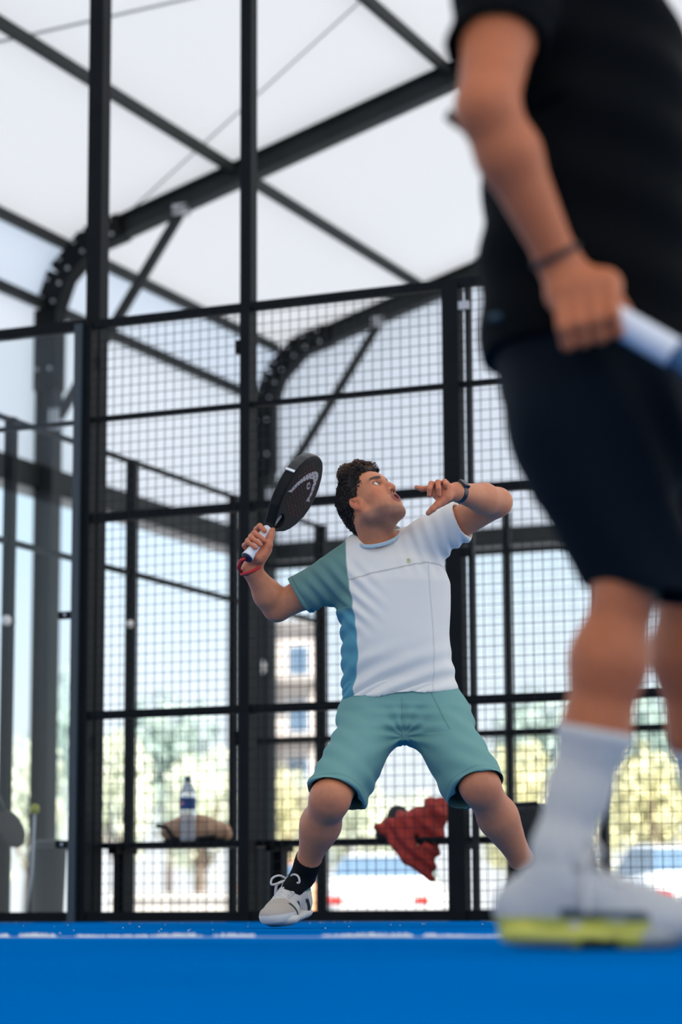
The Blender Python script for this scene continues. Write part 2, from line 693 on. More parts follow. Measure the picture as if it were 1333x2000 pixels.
ss = [-0.14, 0.1, 5, 10, 15, 20]
pv = []
for s in ss:
    pv += [hall(s, T1, 4.12), hall(s, T1, 5.86 if s < 0 else roof_z(s) + 0.155)]
wb.add(pv, [(2 * i, 2 * i + 2, 2 * i + 3, 2 * i + 1) for i in range(len(ss) - 1)])
tag(wb.build('wall_back', M_membrane_w), 'white membrane end wall above the open back of the hall', 'wall', kind='structure')
wr = MB()
wr.add([hall(20, T0, 4.12), hall(20, T1, 4.12), hall(20, T1, 6.4), hall(20, T0, 6.4)], [(3, 2, 1, 0)])
tag(wr.build('wall_right', M_membrane_w), 'white membrane wall along the right side of the hall', 'wall', kind='structure')
M_clad = membrane_mat('added_front_membrane', (0.45, 0.44, 0.43), (0.26, 0.25, 0.235))
wf = MB()  # unseen wall added to block the low sky and tune the front light
pv = []
for q in ss:
    pv += [hall(q, T0 - 0.02, 2.6), hall(q, T0 - 0.02, 5.86 if q < 0 else roof_z(q) + 0.155)]
wf.add(pv, [(2 * i, 2 * i + 2, 2 * i + 3, 2 * i + 1) for i in range(len(ss) - 1)])
tag(wf.build('added_front_wall', M_clad), 'unseen white wall added behind the viewer to shape the front light', 'wall', kind='structure')
b = MB().bar(hall(-0.10, T0, 4.13), hall(-0.10, T1 - 0.02, 4.13), 0.10, 0.22)
tag(b.build('trim_1', M_frame), 'dark edge beam under the left membrane wall', 'edge beam', kind='structure')
b = MB().bar(hall(-0.10, T1 - 0.05, 4.06), hall(20, T1 - 0.05, 4.06), 0.10, 0.20)
tag(b.build('trim_2', M_frame), 'dark edge beam under the end wall', 'edge beam', kind='structure')
M_skirt = membrane_mat('grey_skirt', (0.30, 0.29, 0.29), (0.10, 0.095, 0.095))
b = MB().add([hall(-0.14, T0, 3.92), hall(-0.14, T1, 3.92), hall(-0.14, T1, 4.12), hall(-0.14, T0, 4.12)], [(0, 1, 2, 3)])
tag(b.build('trim_3', M_skirt), 'grey fabric skirt below the left edge beam', 'skirt', kind='structure')
b = MB().add([hall(-0.14, T1, 3.92), hall(20, T1, 3.92), hall(20, T1, 4.12), hall(-0.14, T1, 4.12)], [(0, 1, 2, 3)])
tag(b.build('trim_4', M_skirt), 'grey fabric skirt below the end wall', 'skirt', kind='structure')


def roof_hit(px, py, off=0.12):
    d = ray(px, py)
    q = CAM - C1
    # z = 6.24 + 0.3 s + off
    k = (6.24 + PITCH_R * q.dot(SD) + off - q[2]) / (d[2] - PITCH_R * d.dot(SD))
    return CAM + d * k


M_cable = mat('steel_cable', (0.35, 0.36, 0.36), 0.5, 0.3)
c = MB().tube([roof_hit(232, 432), roof_hit(905, -180)], 0.009, 6)
tag(c.build('roof_cable', M_cable), 'thin faint cable running up to the right above the middle mast', 'cable', 'roof cables')
c = MB().tube([roof_hit(-760, 254), roof_hit(1150, -180)], 0.012, 6)
tag(c.build('roof_cable', M_cable), 'thin cable crossing the upper left corner of the roof', 'cable', 'roof cables')

# ---- court fence in front
PH = 3.09
RAILS = (1.04, 2.06, 2.58, PH)


def wire_mesh(parent, p0, dirv, length, z0, z1, pitch=0.05, th=0.0030):
    m = MB()
    nn = np.cross(dirv, UP)
    k = int(round(length / pitch))
    for i in range(1, k):
        q = p0 + dirv * (i * pitch)
        m.box(q + UP * (z0 + z1) / 2, dirv * th / 2, nn * th / 2, UP * (z1 - z0) / 2)
    z = z0 + pitch
    while z < z1 - 0.01:
        m.box(p0 + dirv * length / 2 + UP * z + nn * th, dirv * length / 2, nn * th / 2, UP * th / 2)
        z += pitch
    o = m.build('wire_mesh', M_wire, parent)
    o['kind'] = 'stuff'
    return o


fe = empty('court_fence', fen(0), 'black steel court fence with square wire mesh right behind the player in teal shorts', 'fence')
POSTS = [(-0.925, 0.045, 0.07), (-0.012, 0.055, 0.07), (1.105, 0.085, 0.08), (2.42, 0.085, 0.08), (3.70, 0.085, 0.08), (4.98, 0.085, 0.08)]
for t, w, dd in POSTS:
    MB().box(fen(t, 0, PH / 2), SD * w / 2, WD * dd / 2, UP * PH / 2).build('post', M_steel, fe)
for j, z in enumerate(RAILS):
    h = {0: 0.042, 1: 0.045, 2: 0.024, 3: 0.045}[j]
    for t0, t1 in ((-0.92, -0.012), (-0.012, 1.105), (1.105, 2.42), (2.42, 3.70), (3.70, 4.98)):
        MB().bar(fen(t0, 0, z), fen(t1, 0, z), 0.04, h).build('rail', M_steel, fe)
for t0, t1 in ((-0.92, -0.012), (-0.012, 1.105), (1.105, 2.42), (2.42, 3.70), (3.70, 4.98)):
    MB().bar(fen(t0, 0, 0.026), fen(t1, 0, 0.026), 0.05, 0.05).build('bottom_rail', M_steel, fe)
    wire_mesh(fe, fen(t0, -0.024), SD, t1 - t0, 0.04, PH)
# fence beside the frame of the gate
MB().box(fen(1.185, 0.01, PH / 2), SD * 0.012, WD * 0.02, UP * PH / 2).build('gate_stile', M_frame, fe)
for z in (1.9, 1.75, PH - 0.12):
    MB().box(fen(1.17, -0.02, z), SD * 0.03, WD * 0.015, UP * 0.02).build('hinge', M_zinc if z > 2.5 else M_steel, fe)

# glass wall at the left end
gl = empty('glass_wall', fen(-1.0), 'clear glass court wall at the far left with black edge frame', 'glass wall')
MB().box(fen(-1.645, -0.012, 1.54), SD * 0.685, WD * 0.006, UP * 1.52).build('pane', M_glass, gl)
MB().bar(fen(-2.33, 0, PH), fen(-0.94, 0, PH), 0.05, 0.055).build('top_rail', M_steel, gl)
MB().bar(fen(-2.33, 0.02, 2.58), fen(-0.94, 0.02, 2.58), 0.03, 0.022).build('rail', M_steel, gl)
MB().bar(fen(-2.33, 0, 0.026), fen(-0.94, 0, 0.026), 0.05, 0.05).build('bottom_rail', M_steel, gl)
M_edge = mat('blue_grey_frame', (0.022, 0.034, 0.042), 0.35)
MB().box(fen(-0.968, -0.01, PH / 2), SD * 0.022, WD * 0.05, UP * PH / 2).build('edge_post', M_edge, gl)
MB().box(fen(-2.33, 0, PH / 2), SD * 0.03, WD * 0.03, UP * PH / 2).build('edge_post', M_steel, gl)
for z in (0.39, 1.56):
    cl = MB().box(fen(-1.03, -0.03, z), SD * 0.042, WD * 0.012, UP * 0.019).build('clamp', M_steel, gl)
    MB().tube([fen(-1.03, -0.042, z), fen(-1.03, -0.052, z)], 0.008, 8).build('screw', M_zinc, cl)

# light masts clamped to the fence
for t, w, dd, lab in ((-0.945, 0.085, 0.09, 'tall dark square mast rising above the fence, the left one'),
                      (-0.055, 0.062, 0.075, 'tall dark square mast rising above the middle fence post')):
    ms = empty('light_mast', fen(t, 0.075), lab, 'mast', 'light masts on the court fence')
    MB().box(fen(t, 0.10, 3.15), SD * w / 2, WD * dd / 2, UP * 3.15).build('pole', M_steel, ms)
    MB().box(fen(t, 0.11, 0.008), SD * 0.09, WD * 0.07, UP * 0.008).build('base_plate', M_steel, ms)
    for z in (0.9, 2.9):
        MB().box(fen(t, 0.048, z), SD * (w / 2 + 0.012), WD * 0.010, UP * 0.035).build('clamp', M_steel, ms)
    MB().bar(fen(t - 0.35, 0.10, 6.33), fen(t + 0.35, 0.10, 6.33), 0.06, 0.06).build('cross_arm', M_steel, ms)

# ---- side fence along the far passage and the back fence of the next court
CO = fen(-2.333)
sf = empty('side_fence', CO, 'dark fence running away behind the court fence on the left', 'fence')
for j in range(1, 5):
    MB().box(CO + WD * 1.53 * j + UP * 1.5, SD * 0.03, WD * 0.03, UP * 1.5).build('post', M_steel, sf)
for j in range(4):
    MB().bar(CO + WD * 1.53 * j + UP * 2.985, CO + WD * 1.53 * (j + 1) + UP * 2.985, 0.03, 0.03).build('rail', M_steel, sf)
    MB().bar(CO + WD * 1.53 * j + UP * 2.24, CO + WD * 1.53 * (j + 1) + UP * 2.24, 0.03, 0.035).build('rail', M_steel, sf)
B0 = CO + WD * 1.53 * 4
bf = empty('back_fence', B0, 'dark mesh fence of the next court far behind the player', 'fence')
for s, w in ((0.0, 0.085), (1.53, 0.05), (2.24, 0.06), (3.3, 0.06), (4.83, 0.06), (6.36, 0.06)):
    MB().box(B0 + SD * s + UP * 1.5, SD * w / 2, WD * 0.03, UP * 1.5).build('post', M_steel, bf)
for s0, s1 in ((0, 1.53), (1.53, 2.24), (2.24, 3.3), (3.3, 4.83), (4.83, 6.36)):
    for z, h in ((2.70, 0.04), (1.34, 0.055), (0.03, 0.05)):
        MB().bar(B0 + SD * s0 + UP * z, B0 + SD * s1 + UP * z, 0.04, h).build('rail', M_steel, bf)
    wire_mesh(bf, B0 + SD * s0 - WD * 0.03, SD, s1 - s0, 0.05, 2.72, 0.05, 0.003)
MB().bar(B0 - SD * 0.55 + UP * 2.70, B0 + UP * 2.70, 0.04, 0.05).build('rail', M_steel, bf)
MB().bar(B0 - SD * 0.55 + UP * 1.34, B0 + UP * 1.34, 0.04, 0.05).build('rail', M_steel, bf)
wire_mesh(bf, B0 - SD * 0.55 - WD * 0.03, SD, 0.55, 0.05, 2.70, 0.05, 0.003)
MB().box(B0 - SD * 0.55 + UP * 1.5, SD * 0.03, WD * 0.03, UP * 1.5).build('post', M_steel, bf)

# small round lamps on posts
M_lamp = mat('opal_lamp', (0.85, 0.78, 0.72), 0.35)
for p, r, lab in ((CO + WD * 1.53 + UP * 1.76 - WD * 0.05 + SD * 0.02, 0.03, 'small pale round lamp on the post at the left picture edge'),
                  (CO + WD * 3.06 + UP * 1.90 - WD * 0.05 + SD * 0.02, 0.024, 'small pale round lamp on the second side fence post'),
                  (hall(0.02, BAY - 0.2, 2.72), 0.075, 'pale round lamp on the far column left of the player')):
    lp = empty('wall_lamp', p, lab, 'lamp', 'round lamps on posts')
    MB().lathe(p - UP * r, [(r * 0.4, 0), (r * 0.8, r * 0.3), (r, r), (r * 0.8, r * 1.7), (r * 0.4, 2 * r)], 14).build('globe', M_lamp, lp, True)
    MB().box(p + WD * (r + 0.02), SD * r * 0.5, WD * 0.025, UP * r * 0.5).build('bracket', M_steel, lp)

# ---- bench behind the fence and what lies on it
be = empty('bench', fen(0, 0.3), 'long dark steel bench standing behind the court fence', 'bench')
for j in range(3):
    MB().bar(fen(-0.93, 0.20 + 0.11 * j, 0.385), fen(1.60, 0.20 + 0.11 * j, 0.385), 0.10, 0.03).build('slat', M_steel, be)
for t in (-0.877, 0.02, 1.0, 1.52):
    MB().box(fen(t, 0.31, 0.185), SD * 0.03, WD * 0.04, UP * 0.185).build('leg', M_steel, be)
    MB().bar(fen(t, 0.20, 0.36), fen(t, 0.43, 0.36), 0.05, 0.03).build('cross_bar', M_steel, be)

# bottle of water
M_pet = mat('clear_plastic', (0.86, 0.93, 0.97), 0.08, trans=0.75, ior=1.15)
M_label = mat('blue_label', (0.006, 0.055, 0.22), 0.4)
M_cap = mat('blue_cap', (0.01, 0.05, 0.14), 0.4)
bp = fen(-0.445, 0.205, 0.401)
bo = empty('water_bottle', bp, 'clear water bottle with blue label and blue cap on the bench', 'bottle')
prof = [(0.030, 0), (0.040, 0.008), (0.042, 0.03)]
for i in range(9):
    prof += [(0.0425 if i % 2 else 0.039, 0.04 + i * 0.013)]
prof += [(0.042, 0.16), (0.042, 0.225), (0.038, 0.25), (0.024, 0.285), (0.0135, 0.30), (0.0135, 0.315)]
MB().lathe(bp, prof, 24).build('body', M_pet, bo, True)
lb = MB().lathe(bp, [(0.0432, 0.163), (0.0434, 0.17), (0.0434, 0.213), (0.0432, 0.22)], 24).build('label', M_label, bo, True)
MB().lathe(bp - WD * 0.0405 - SD * 0.012 + UP * 0.192, [(0.013, -0.003), (0.013, 0.003)], 14, axis=-WD).build('label_spot', mat('pink_print', (0.6, 0.25, 0.33), 0.5), lb)
MB().lathe(bp, [(0.0155, 0.305), (0.0155, 0.325), (0.012, 0.328)], 16).build('cap', M_cap, bo)


def cloth_obj(name, field, m, parent, disp=None, it=2, colors=None):
    v, f = field.mesh()
    v = relax(v, f, it)
    if disp is not None:
        v = v + vnormals(v, f) * disp(v)[:, None]
    return mesh_obj(name, v, f, m, parent, True, colors(v) if colors else None)


# tan bag
bc = fen(-0.475, 0.36, 0.401)
bg = empty('tan_bag', bc, 'soft tan bag lying on the bench behind the bottle', 'bag')
Rb = np.array([SD, WD, UP])
F = Field(bc + [-0.32, -0.25, -0.02], bc + [0.32, 0.25, 0.25], 0.006)
F.ell(bc + UP * 0.05, (0.19, 0.10, 0.07), 0.03, Rb)
F.ell(bc + UP * 0.085 - SD * 0.02, (0.10, 0.085, 0.055), 0.04, Rb)
F.cap(bc + SD * 0.10 + UP * 0.05, bc + SD * 0.175 + UP * 0.03, 0.045, 0.02, 0.03)
F.cap(bc - SD * 0.10 + UP * 0.07, bc - SD * 0.185 + UP * 0.085, 0.04, 0.012, 0.03)
F.half(bc + UP * 0.002, -UP)
cloth_obj('body', F, mat('tan_canvas', (0.52, 0.31, 0.19), 0.8, noise=(30, 0.15)), bg,
          lambda v: 0.006 * snoise(v, 45, 3) + 0.004 * snoise(v, 90, 4))
M_black = mat('black_fabric', (0.012, 0.013, 0.015), 0.8)
MB().tube([bc + SD * a + UP * z - WD * 0.1 for a, z in ((-0.175, 0.085), (-0.12, 0.075), (-0.09, 0.03), (-0.06, 0.015), (0.02, 0.012), (0.16, 0.025))],
          0.011, 8).build('strap', M_black, bg, True)
F = Field(bc + [-0.3, -0.25, -0.02], bc + [0.3, 0.25, 0.06], 0.006)
F.ell(bc + UP * 0.012 - WD * 0.01, (0.18, 0.105, 0.02), 0.01, Rb)
F.half(bc + UP * 0.0005, -UP)
cloth_obj('base', F, M_black, bg)

# red jacket thrown over the bench
jc = fen(0.83, 0.28, 0.40)
M_red = mat('red_fabric', (0.40, 0.030, 0.018), 0.75, noise=(25, 0.25))
F = Field(jc + [-0.45, -0.4, -0.32], jc + [0.45, 0.4, 0.32], 0.006)


def jp(px, py, n):   # point at bench depth seen near that pixel
    Y0 = jc[1] - 0.399 * 0
    q = PT(px, py, jc[1])
    return q + WD * n


F.ell(jp(862, 1585, -0.05), (0.075, 0.09, 0.075), 0.03, Rb)
F.ell(jp(820, 1610, -0.05), (0.14, 0.08, 0.075), 0.03, Rb)
F.ell(jp(770, 1618, -0.03), (0.09, 0.08, 0.05), 0.03, Rb)
F.cap(jp(795, 1620, -0.10), jp(822, 1672, -0.14), 0.060, 0.06, 0.03, (WD, 2.0))
F.cap(jp(860, 1620, -0.10), jp(852, 1690, -0.14), 0.07, 0.045, 0.03, (WD, 2.0))
F.cap(jp(850, 1670, -0.14), jp(862, 1715, -0.14), 0.045, 0.018, 0.03, (WD, 2.0))
F.cap(jp(800, 1650, -0.13), jp(850, 1690, -0.14), 0.05, 0.04, 0.03, (WD, 2.2))
jk = cloth_obj('red_jacket', F, M_red, None,
               lambda v: 0.009 * np.sin((v - jc) @ (SD * 60 + UP * 75) + 2.5 * snoise(v, 14, 5)) + 0.005 * snoise(v, 60, 6))
tag(jk, 'crumpled red jacket hanging over the front of the bench', 'jacket')
kc = jp(762, 1612, 0.06)
F = Field(kc + [-0.3, -0.25, -0.15], kc + [0.3, 0.25, 0.2], 0.006)
F.ell(jp(764, 1600, 0.09), (0.06, 0.06, 0.065), 0.03, Rb)
F.cap(jp(745, 1628, 0.06), jp(800, 1612, 0.1), 0.035, 0.05, 0.03)
F.ell(jp(752, 1630, 0.03), (0.06, 0.07, 0.03), 0.02, Rb)
F.half(fen(0, 0, 0.401), -UP)
o = cloth_obj('black_pouch', F, mat('charcoal_fabric', (0.03, 0.032, 0.034), 0.8), None, lambda v: 0.005 * snoise(v, 50, 8))
tag(o, 'small charcoal bag on the bench, left of the red jacket', 'bag')

# black racket bag to the right of the fence post
rc = fen(1.37, 0.30, 0.401)
rb = empty('racket_bag', rc, 'big black sports bag on the bench behind the fence post, right of the red jacket', 'bag')
F = Field(rc + [-0.45, -0.35, -0.40], rc + [0.45, 0.35, 0.25], 0.007)
F.ell(rc + UP * 0.07, (0.15, 0.13, 0.085), 0.03, Rb)
F.ell(rc + UP * 0.06 + SD * 0.07, (0.12, 0.12, 0.075), 0.04, Rb)
F.cap(rc - WD * 0.13 + UP * 0.02 + SD * 0.02, rc - WD * 0.17 - UP * 0.30 + SD * 0.12, 0.07, 0.05, 0.03, (WD, 2.0))
F.cap(rc - WD * 0.13 + UP * 0.02 + SD * 0.14, rc - WD * 0.17 - UP * 0.34 + SD * 0.16, 0.08, 0.05, 0.03, (WD, 2.0))
cloth_obj('body', F, M_black, rb, lambda v: 0.006 * snoise(v, 35, 9))
MB().tube([rc + SD * a - WD * 0.12 + UP * z for a, z in ((-0.14, 0.07), (-0.06, 0.145), (0.06, 0.15), (0.14, 0.08))], 0.012, 8).build('handle', M_black, rb, True)
MB().lathe(rc - SD * 0.140 - WD * 0.07 + UP * 0.06, [(0.022, -0.006), (0.024, 0.0), (0.02, 0.008)], 14, axis=-WD).build('red_badge', M_red, rb, True)

# ---- racket and ball stick standing in for glass reflections, and a low dark barrel
gp = PT(20, 1618, 13.05)
rk = empty('grey_racket', gp - UP * 0.35, 'grey padel racket behind the left glass, standing in for a reflection', 'racket')
ga, gw = unit([0.42, -0.1, -0.9]), unit([0.55, 0.75, 0.2])
gn = np.cross(ga, gw); gn = gn / np.linalg.norm(gn); gw = np.cross(gn, ga)
F = Field(gp + [-0.22, -0.22, -0.22], gp + [0.22, 0.22, 0.22], 0.005)
F.ell(gp, (0.115, 0.10, 0.019), 0.01, np.array([ga, gw, gn]))
cloth_obj('head', F, mat('grey_racket_face', (0.035, 0.035, 0.036), 0.6, spec=0.2), rk)
MB().tube([gp - ga * 0.10, gp - ga * 0.32], [0.022, 0.017], 10).build('grip', M_edge, rk, True)
yp = PT(68, 1580, 12.75)
st = empty('ball_stick', [yp[0] - 0.04, yp[1], 0], 'thin pale stick with yellow ball behind the glass, standing in for a reflection', 'stick')
MB().tube([[yp[0] - 0.045, yp[1], 0.0], [yp[0] - 0.01, yp[1], 0.25], yp - UP * 0.025], 0.008, 8).build('stick', mat('pale_stick', (0.5, 0.52, 0.55), 0.5), st, True)
MB().lathe(yp - UP * 0.026, [(0.012, 0), (0.022, 0.008), (0.026, 0.026), (0.022, 0.044), (0.010, 0.052)], 16).build('ball', mat('yellow_ball', (0.42, 0.42, 0.04), 0.8), st, True)
dp = np.array([PT(95, 1700, 13.6)[0], 13.6, -0.012])
db = empty('dark_bin', dp, 'dark upright bin standing on the paving behind the glass', 'bin')
MB().lathe(dp, [(0.08, 0), (0.085, 0.02), (0.10, 0.40), (0.105, 0.41), (0.105, 0.44), (0.06, 0.46)], 20).build('body', mat('dark_bin_plastic', (0.02, 0.03, 0.035), 0.5), db, True)
MB().lathe(dp, [(0.108, 0.40), (0.112, 0.41), (0.108, 0.42)], 20).build('rim', M_edge, db, True)

# ---- cars in the car park
M_rubber = mat('tyre', (0.02, 0.02, 0.02), 0.8)
M_autoglass = mat('car_glass', (0.10, 0.16, 0.24), 0.05, spec=0.8)
M_redlamp = mat('red_tail_lamp', (0.6, 0.03, 0.02), 0.3)
M_plate = mat('grey_bumper', (0.10, 0.11, 0.12), 0.6)


def car(pos, yaw, paint, label, scale=1.0):
    e = empty('car', pos, label, 'car', 'parked cars')
    fx = np.array([math.cos(yaw), math.sin(yaw), 0])
    fy = np.array([-math.sin(yaw), math.cos(yaw), 0])
    pos = np.asarray(pos, float)

    def P(x, y, z):
        return pos + (fx * x + fy * y + UP * z) * scale
    # body cross-sections along the length, 10 points each
    secs = [(-2.05, 0.62, 0.98, 0.40), (-1.98, 0.78, 1.10, 0.28), (-1.5, 0.84, 1.10, 0.25), (-0.5, 0.86, 1.04, 0.24), (0.7, 0.86, 0.96, 0.24),
            (1.3, 0.85, 0.90, 0.25), (1.9, 0.78, 0.78, 0.30), (2.05, 0.60, 0.62, 0.42)]
    m = MB()
    vs = []
    for x, hw, zt, zb in secs:
        for y, z in ((-hw * 0.9, zb), (-hw, zb + 0.12), (-hw, (zb + zt) / 2 + 0.05), (-hw * 0.93, zt - 0.03), (-hw * 0.8, zt),
                     (hw * 0.8, zt), (hw * 0.93, zt - 0.03), (hw, (zb + zt) / 2 + 0.05), (hw, zb + 0.12), (hw * 0.9, zb)):
            vs.append(P(x, y, z))
    fs = []
    for i in range(len(secs) - 1):
        for k in range(10):
            fs.append((i * 10 + k, i * 10 + (k + 1) % 10, (i + 1) * 10 + (k + 1) % 10, (i + 1) * 10 + k))
    fs.append(tuple(range(9, -1, -1)))
    fs.append(tuple(70 + k for k in range(10)))
    m.add(vs, fs).build('body', paint, e, True)
    m = MB()
    cab = [(-1.85, 1.08, 0.70), (-1.35, 1.42, 0.58), (0.1, 1.46, 0.58), (0.95, 0.96, 0.70)]
    vs = []
    for x, z, hw in cab:
        vs += [P(x, -hw, z), P(x, hw, z), P(x, -0.74, 0.96), P(x, 0.74, 0.96)]
    fs = [(0, 1, 5, 4), (8, 9, 13, 12)]
    for i in range(3):
        fs += [(4 * i, 4 * i + 4, 4 * i + 6, 4 * i + 2), (4 * i + 1, 4 * i + 3, 4 * i + 7, 4 * i + 5)]
    m.add(vs, fs).build('windows', M_autoglass, e)
    m = MB().add([P(-1.38, -0.6, 1.41), P(-1.38, 0.6, 1.41), P(0.14, 0.6, 1.455), P(0.14, -0.6, 1.455),
                  P(-1.38, -0.5, 1.45), P(-1.38, 0.5, 1.45), P(0.1, 0.5, 1.49), P(0.1, -0.5, 1.49)],
                 [(4, 5, 6, 7), (0, 4, 7, 3), (1, 2, 6, 5), (0, 1, 5, 4), (3, 7, 6, 2)])
    m.build('roof', paint, e)
    for x in (-1.3, 1.3):
        for y in (-0.80, 0.80):
            w = MB().tube([P(x, y - 0.10, 0.31), P(x, y + 0.10, 0.31)], 0.31 * scale, 18).build('wheel', M_rubber, e)
            MB().tube([P(x, y - 0.11, 0.31), P(x, y + 0.11, 0.31)], 0.18 * scale, 12).build('hub', M_zinc, w)
    for y in (-0.62, 0.62):
        MB().box(P(-2.02, y, 0.78), fx * 0.05 * scale, fy * 0.10 * scale, UP * 0.05 * scale).build('tail_lamp', M_redlamp, e)
        MB().box(P(2.0, y, 0.66), fx * 0.05 * scale, fy * 0.13 * scale, UP * 0.06 * scale).build('headlamp', M_zinc, e)
    MB().box(P(-2.06, 0, 0.42), fx * 0.03 * scale, fy * 0.6 * scale, UP * 0.06 * scale).build('bumper', M_plate, e)
    MB().box(P(2.06, 0, 0.42), fx * 0.03 * scale, fy * 0.6 * scale, UP * 0.06 * scale).build('bumper', M_plate, e)
    return e


M_white = mat('white_paint', (0.82, 0.83, 0.85), 0.25, coat=0.5)
M_orange = mat('orange_paint', (0.85, 0.42, 0.24), 0.3, coat=0.5)
M_blue = mat('blue_paint', (0.16, 0.26, 0.42), 0.3, coat=0.5)


def gxy(px, Y):
    q = PT(px, 1775, Y)
    return np.array([q[0], Y, -0.60])


car(gxy(765, 37.0), math.radians(84), M_white, 'white car seen from behind between the legs of the player in teal shorts')
car(gxy(1322, 32.5), math.radians(95), M_white, 'white car behind the fence at the right picture edge')
car(gxy(556, 42.5), math.radians(92), M_orange, 'orange car left of the white car, behind the calf of the player in teal shorts')
# low wall with cap stones on the left of the car park
lw0 = gxy(215, 40.0)
lw = empty('low_wall', lw0, 'low grey garden wall beyond the left mesh panel', 'wall')
for i in range(5):
    p = lw0 + np.array([0.26 + i * 0.52, 0.0, 0.0])
    MB().box(p + UP * 0.42, [0.25, 0, 0], [0, 0.14, 0], UP * 0.42).build('block', mat('grey_block', (0.42, 0.40, 0.38), 0.9, noise=(4, 0.15)), lw)
    MB().box(p + UP * 0.88, [0.255, 0, 0], [0, 0.18, 0], UP * 0.04).build('cap_stone', mat('pale_cap', (0.55, 0.54, 0.51), 0.9), lw)

# ---- building far behind
bl = gxy(553, 74.0)
hb = empty('apartment_block', bl, 'pale apartment block far behind, seen beside the far column', 'building')
M_plaster = mat('pinkish_plaster', (0.55, 0.49, 0.46), 0.9, noise=(0.5, 0.1))
W, H, D = 2.1, 9.2, 4.0
MB().box(bl + UP * H / 2 + np.array([0, D, 0]), [W / 2, 0, 0], [0, D, 0], UP * H / 2).build('wall', M_plaster, hb)
MB().box(bl + UP * (H + 0.1) + np.array([0, D, 0]), [W / 2 + 0.2, 0, 0], [0, D + 0.2, 0], UP * 0.12).build('roof', mat('grey_roof', (0.25, 0.24, 0.24), 0.8), hb)
for r in range(5):
    for cidx in range(2):
        p = bl + np.array([-0.5 + cidx * 1.0, -0.02, 1.2 + r * 1.75])
        wf = MB().box(p, [0.36, 0, 0], [0, 0.04, 0], UP * 0.5).build('window', mat('white_window_frame', (0.7, 0.7, 0.7), 0.5), hb)
        MB().box(p - np.array([0, 0.03, 0]), [0.29, 0, 0], [0, 0.03, 0], UP * 0.43).build('pane', M_autoglass, wf)
    bb = MB().box(bl + np.array([0, -0.3, 0.55 + r * 1.75]), [W / 2, 0, 0], [0, 0.3, 0], UP * 0.06).build('balcony', mat('grey_balcony', (0.35, 0.33, 0.32), 0.8), hb)

# ---- trees
LEAF = [mat('leaf_yellow_green', (0.62, 0.60, 0.36), 0.6, noise=(0.8, 0.35)),
        mat('leaf_pale_green', (0.54, 0.60, 0.42), 0.6, noise=(0.8, 0.35)),
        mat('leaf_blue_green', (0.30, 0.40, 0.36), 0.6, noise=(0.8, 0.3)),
        mat('leaf_hazed_green', (0.62, 0.66, 0.52), 0.6, noise=(0.8, 0.3))]  # overexposed haze lightened into this last leaf colour
M_bark = mat('bark', (0.16, 0.12, 0.09), 0.9)


def crown_mesh(seed, n=2600):
    r = np.random.default_rng(seed)
    blobs = [(np.array([r.uniform(-0.55, 0.55), r.uniform(-0.55, 0.55), r.uniform(-0.6, 0.75)]), r.uniform(0.3, 0.5)) for _ in range(16)]
    ctr = np.empty((n, 3))
    nor = np.empty((n, 3))
    for i in range(n):
        c, rad = blobs[r.integers(len(blobs))]
        d = r.normal(size=3)
        d /= np.linalg.norm(d)
        ctr[i] = c + d * rad * r.uniform(0.75, 1.0)
        nor[i] = d + r.normal(size=3) * 0.5
    nor /= np.linalg.norm(nor, axis=1, keepdims=True)
    a = np.cross(nor, r.normal(size=(n, 3)))
    a /= np.linalg.norm(a, axis=1, keepdims=True)
    b = np.cross(nor, a)
    sz = r.uniform(0.035, 0.075, size=(n, 1))
    v = np.stack([ctr - a * sz, ctr - b * sz * 0.55, ctr + a * sz, ctr + b * sz * 0.55], 1).reshape(-1, 3)
    return v, np.arange(4 * n).reshape(n, 4)


CROWNS = [crown_mesh(s) for s in (1, 2, 3)]
CM = {}


def tree(px, Y, top_py, width_px, kind, label, var=0):
    base = gxy(px, Y)
    top = PT(px, top_py, Y)[2]
    H = top - base[2]
    rx = width_px / 2 / F_PX * Y
    e = empty('tree', base, label, 'tree', 'trees beyond the car park')
    v, f = CROWNS[var]
    key = (var, kind)
    if key not in CM:
        t = mesh_obj('foliage', v, f, LEAF[kind], None)
        CM[key] = t
        o = t
    else:
        o = CM[key].copy()
        COL.objects.link(o)
    o.parent = e
    ch = H * 0.80
    o.location = (0, 0, H - ch / 2)
    o.scale = (rx, rx, ch / 2 * 0.95)
    trunk = MB()
    trunk.tube([base - UP * 0.05, base + UP * H * 0.3, base + UP * H * 0.6 + np.array([rx * 0.1, 0, 0])], [0.16, 0.12, 0.05], 7)
    for i in range(4):
        an = i * 1.7 + px
        trunk.tube([base + UP * H * 0.32, base + UP * H * (0.5 + 0.06 * i) + np.array([math.cos(an), math.sin(an), 0]) * rx * 0.5], [0.07, 0.03], 5)
    trunk.build('trunk', M_bark, e, True)
    return e


tree(1010, 46, 1425, 190, 0, 'yellow green tree right of the thigh of the player in teal shorts', 0)
tree(1275, 44, 1440, 260, 0, 'yellow green tree right of the white sock of the player in black', 1)
tree(1150, 52, 1455, 200, 0, 'yellow green tree behind the white sock of the player in black', 2)
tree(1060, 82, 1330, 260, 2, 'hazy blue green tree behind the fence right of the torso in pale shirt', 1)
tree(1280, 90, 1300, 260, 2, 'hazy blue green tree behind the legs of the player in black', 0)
tree(700, 58, 1500, 170, 3, 'pale green tree between the shorts legs of the player in teal shorts', 2)
tree(800, 64, 1530, 150, 3, 'pale green tree right above the charcoal bag', 0)
tree(555, 56, 1480, 120, 0, 'yellow green tree left of the knee of the player in teal shorts', 1)
tree(390, 50, 1440, 190, 3, 'pale green tree behind the water bottle', 0)
tree(230, 54, 1400, 170, 3, 'pale green tree beside the left fence mast', 2)
tree(330, 90, 1340, 250, 2, 'hazy blue green tree high behind the left mesh panel', 1)
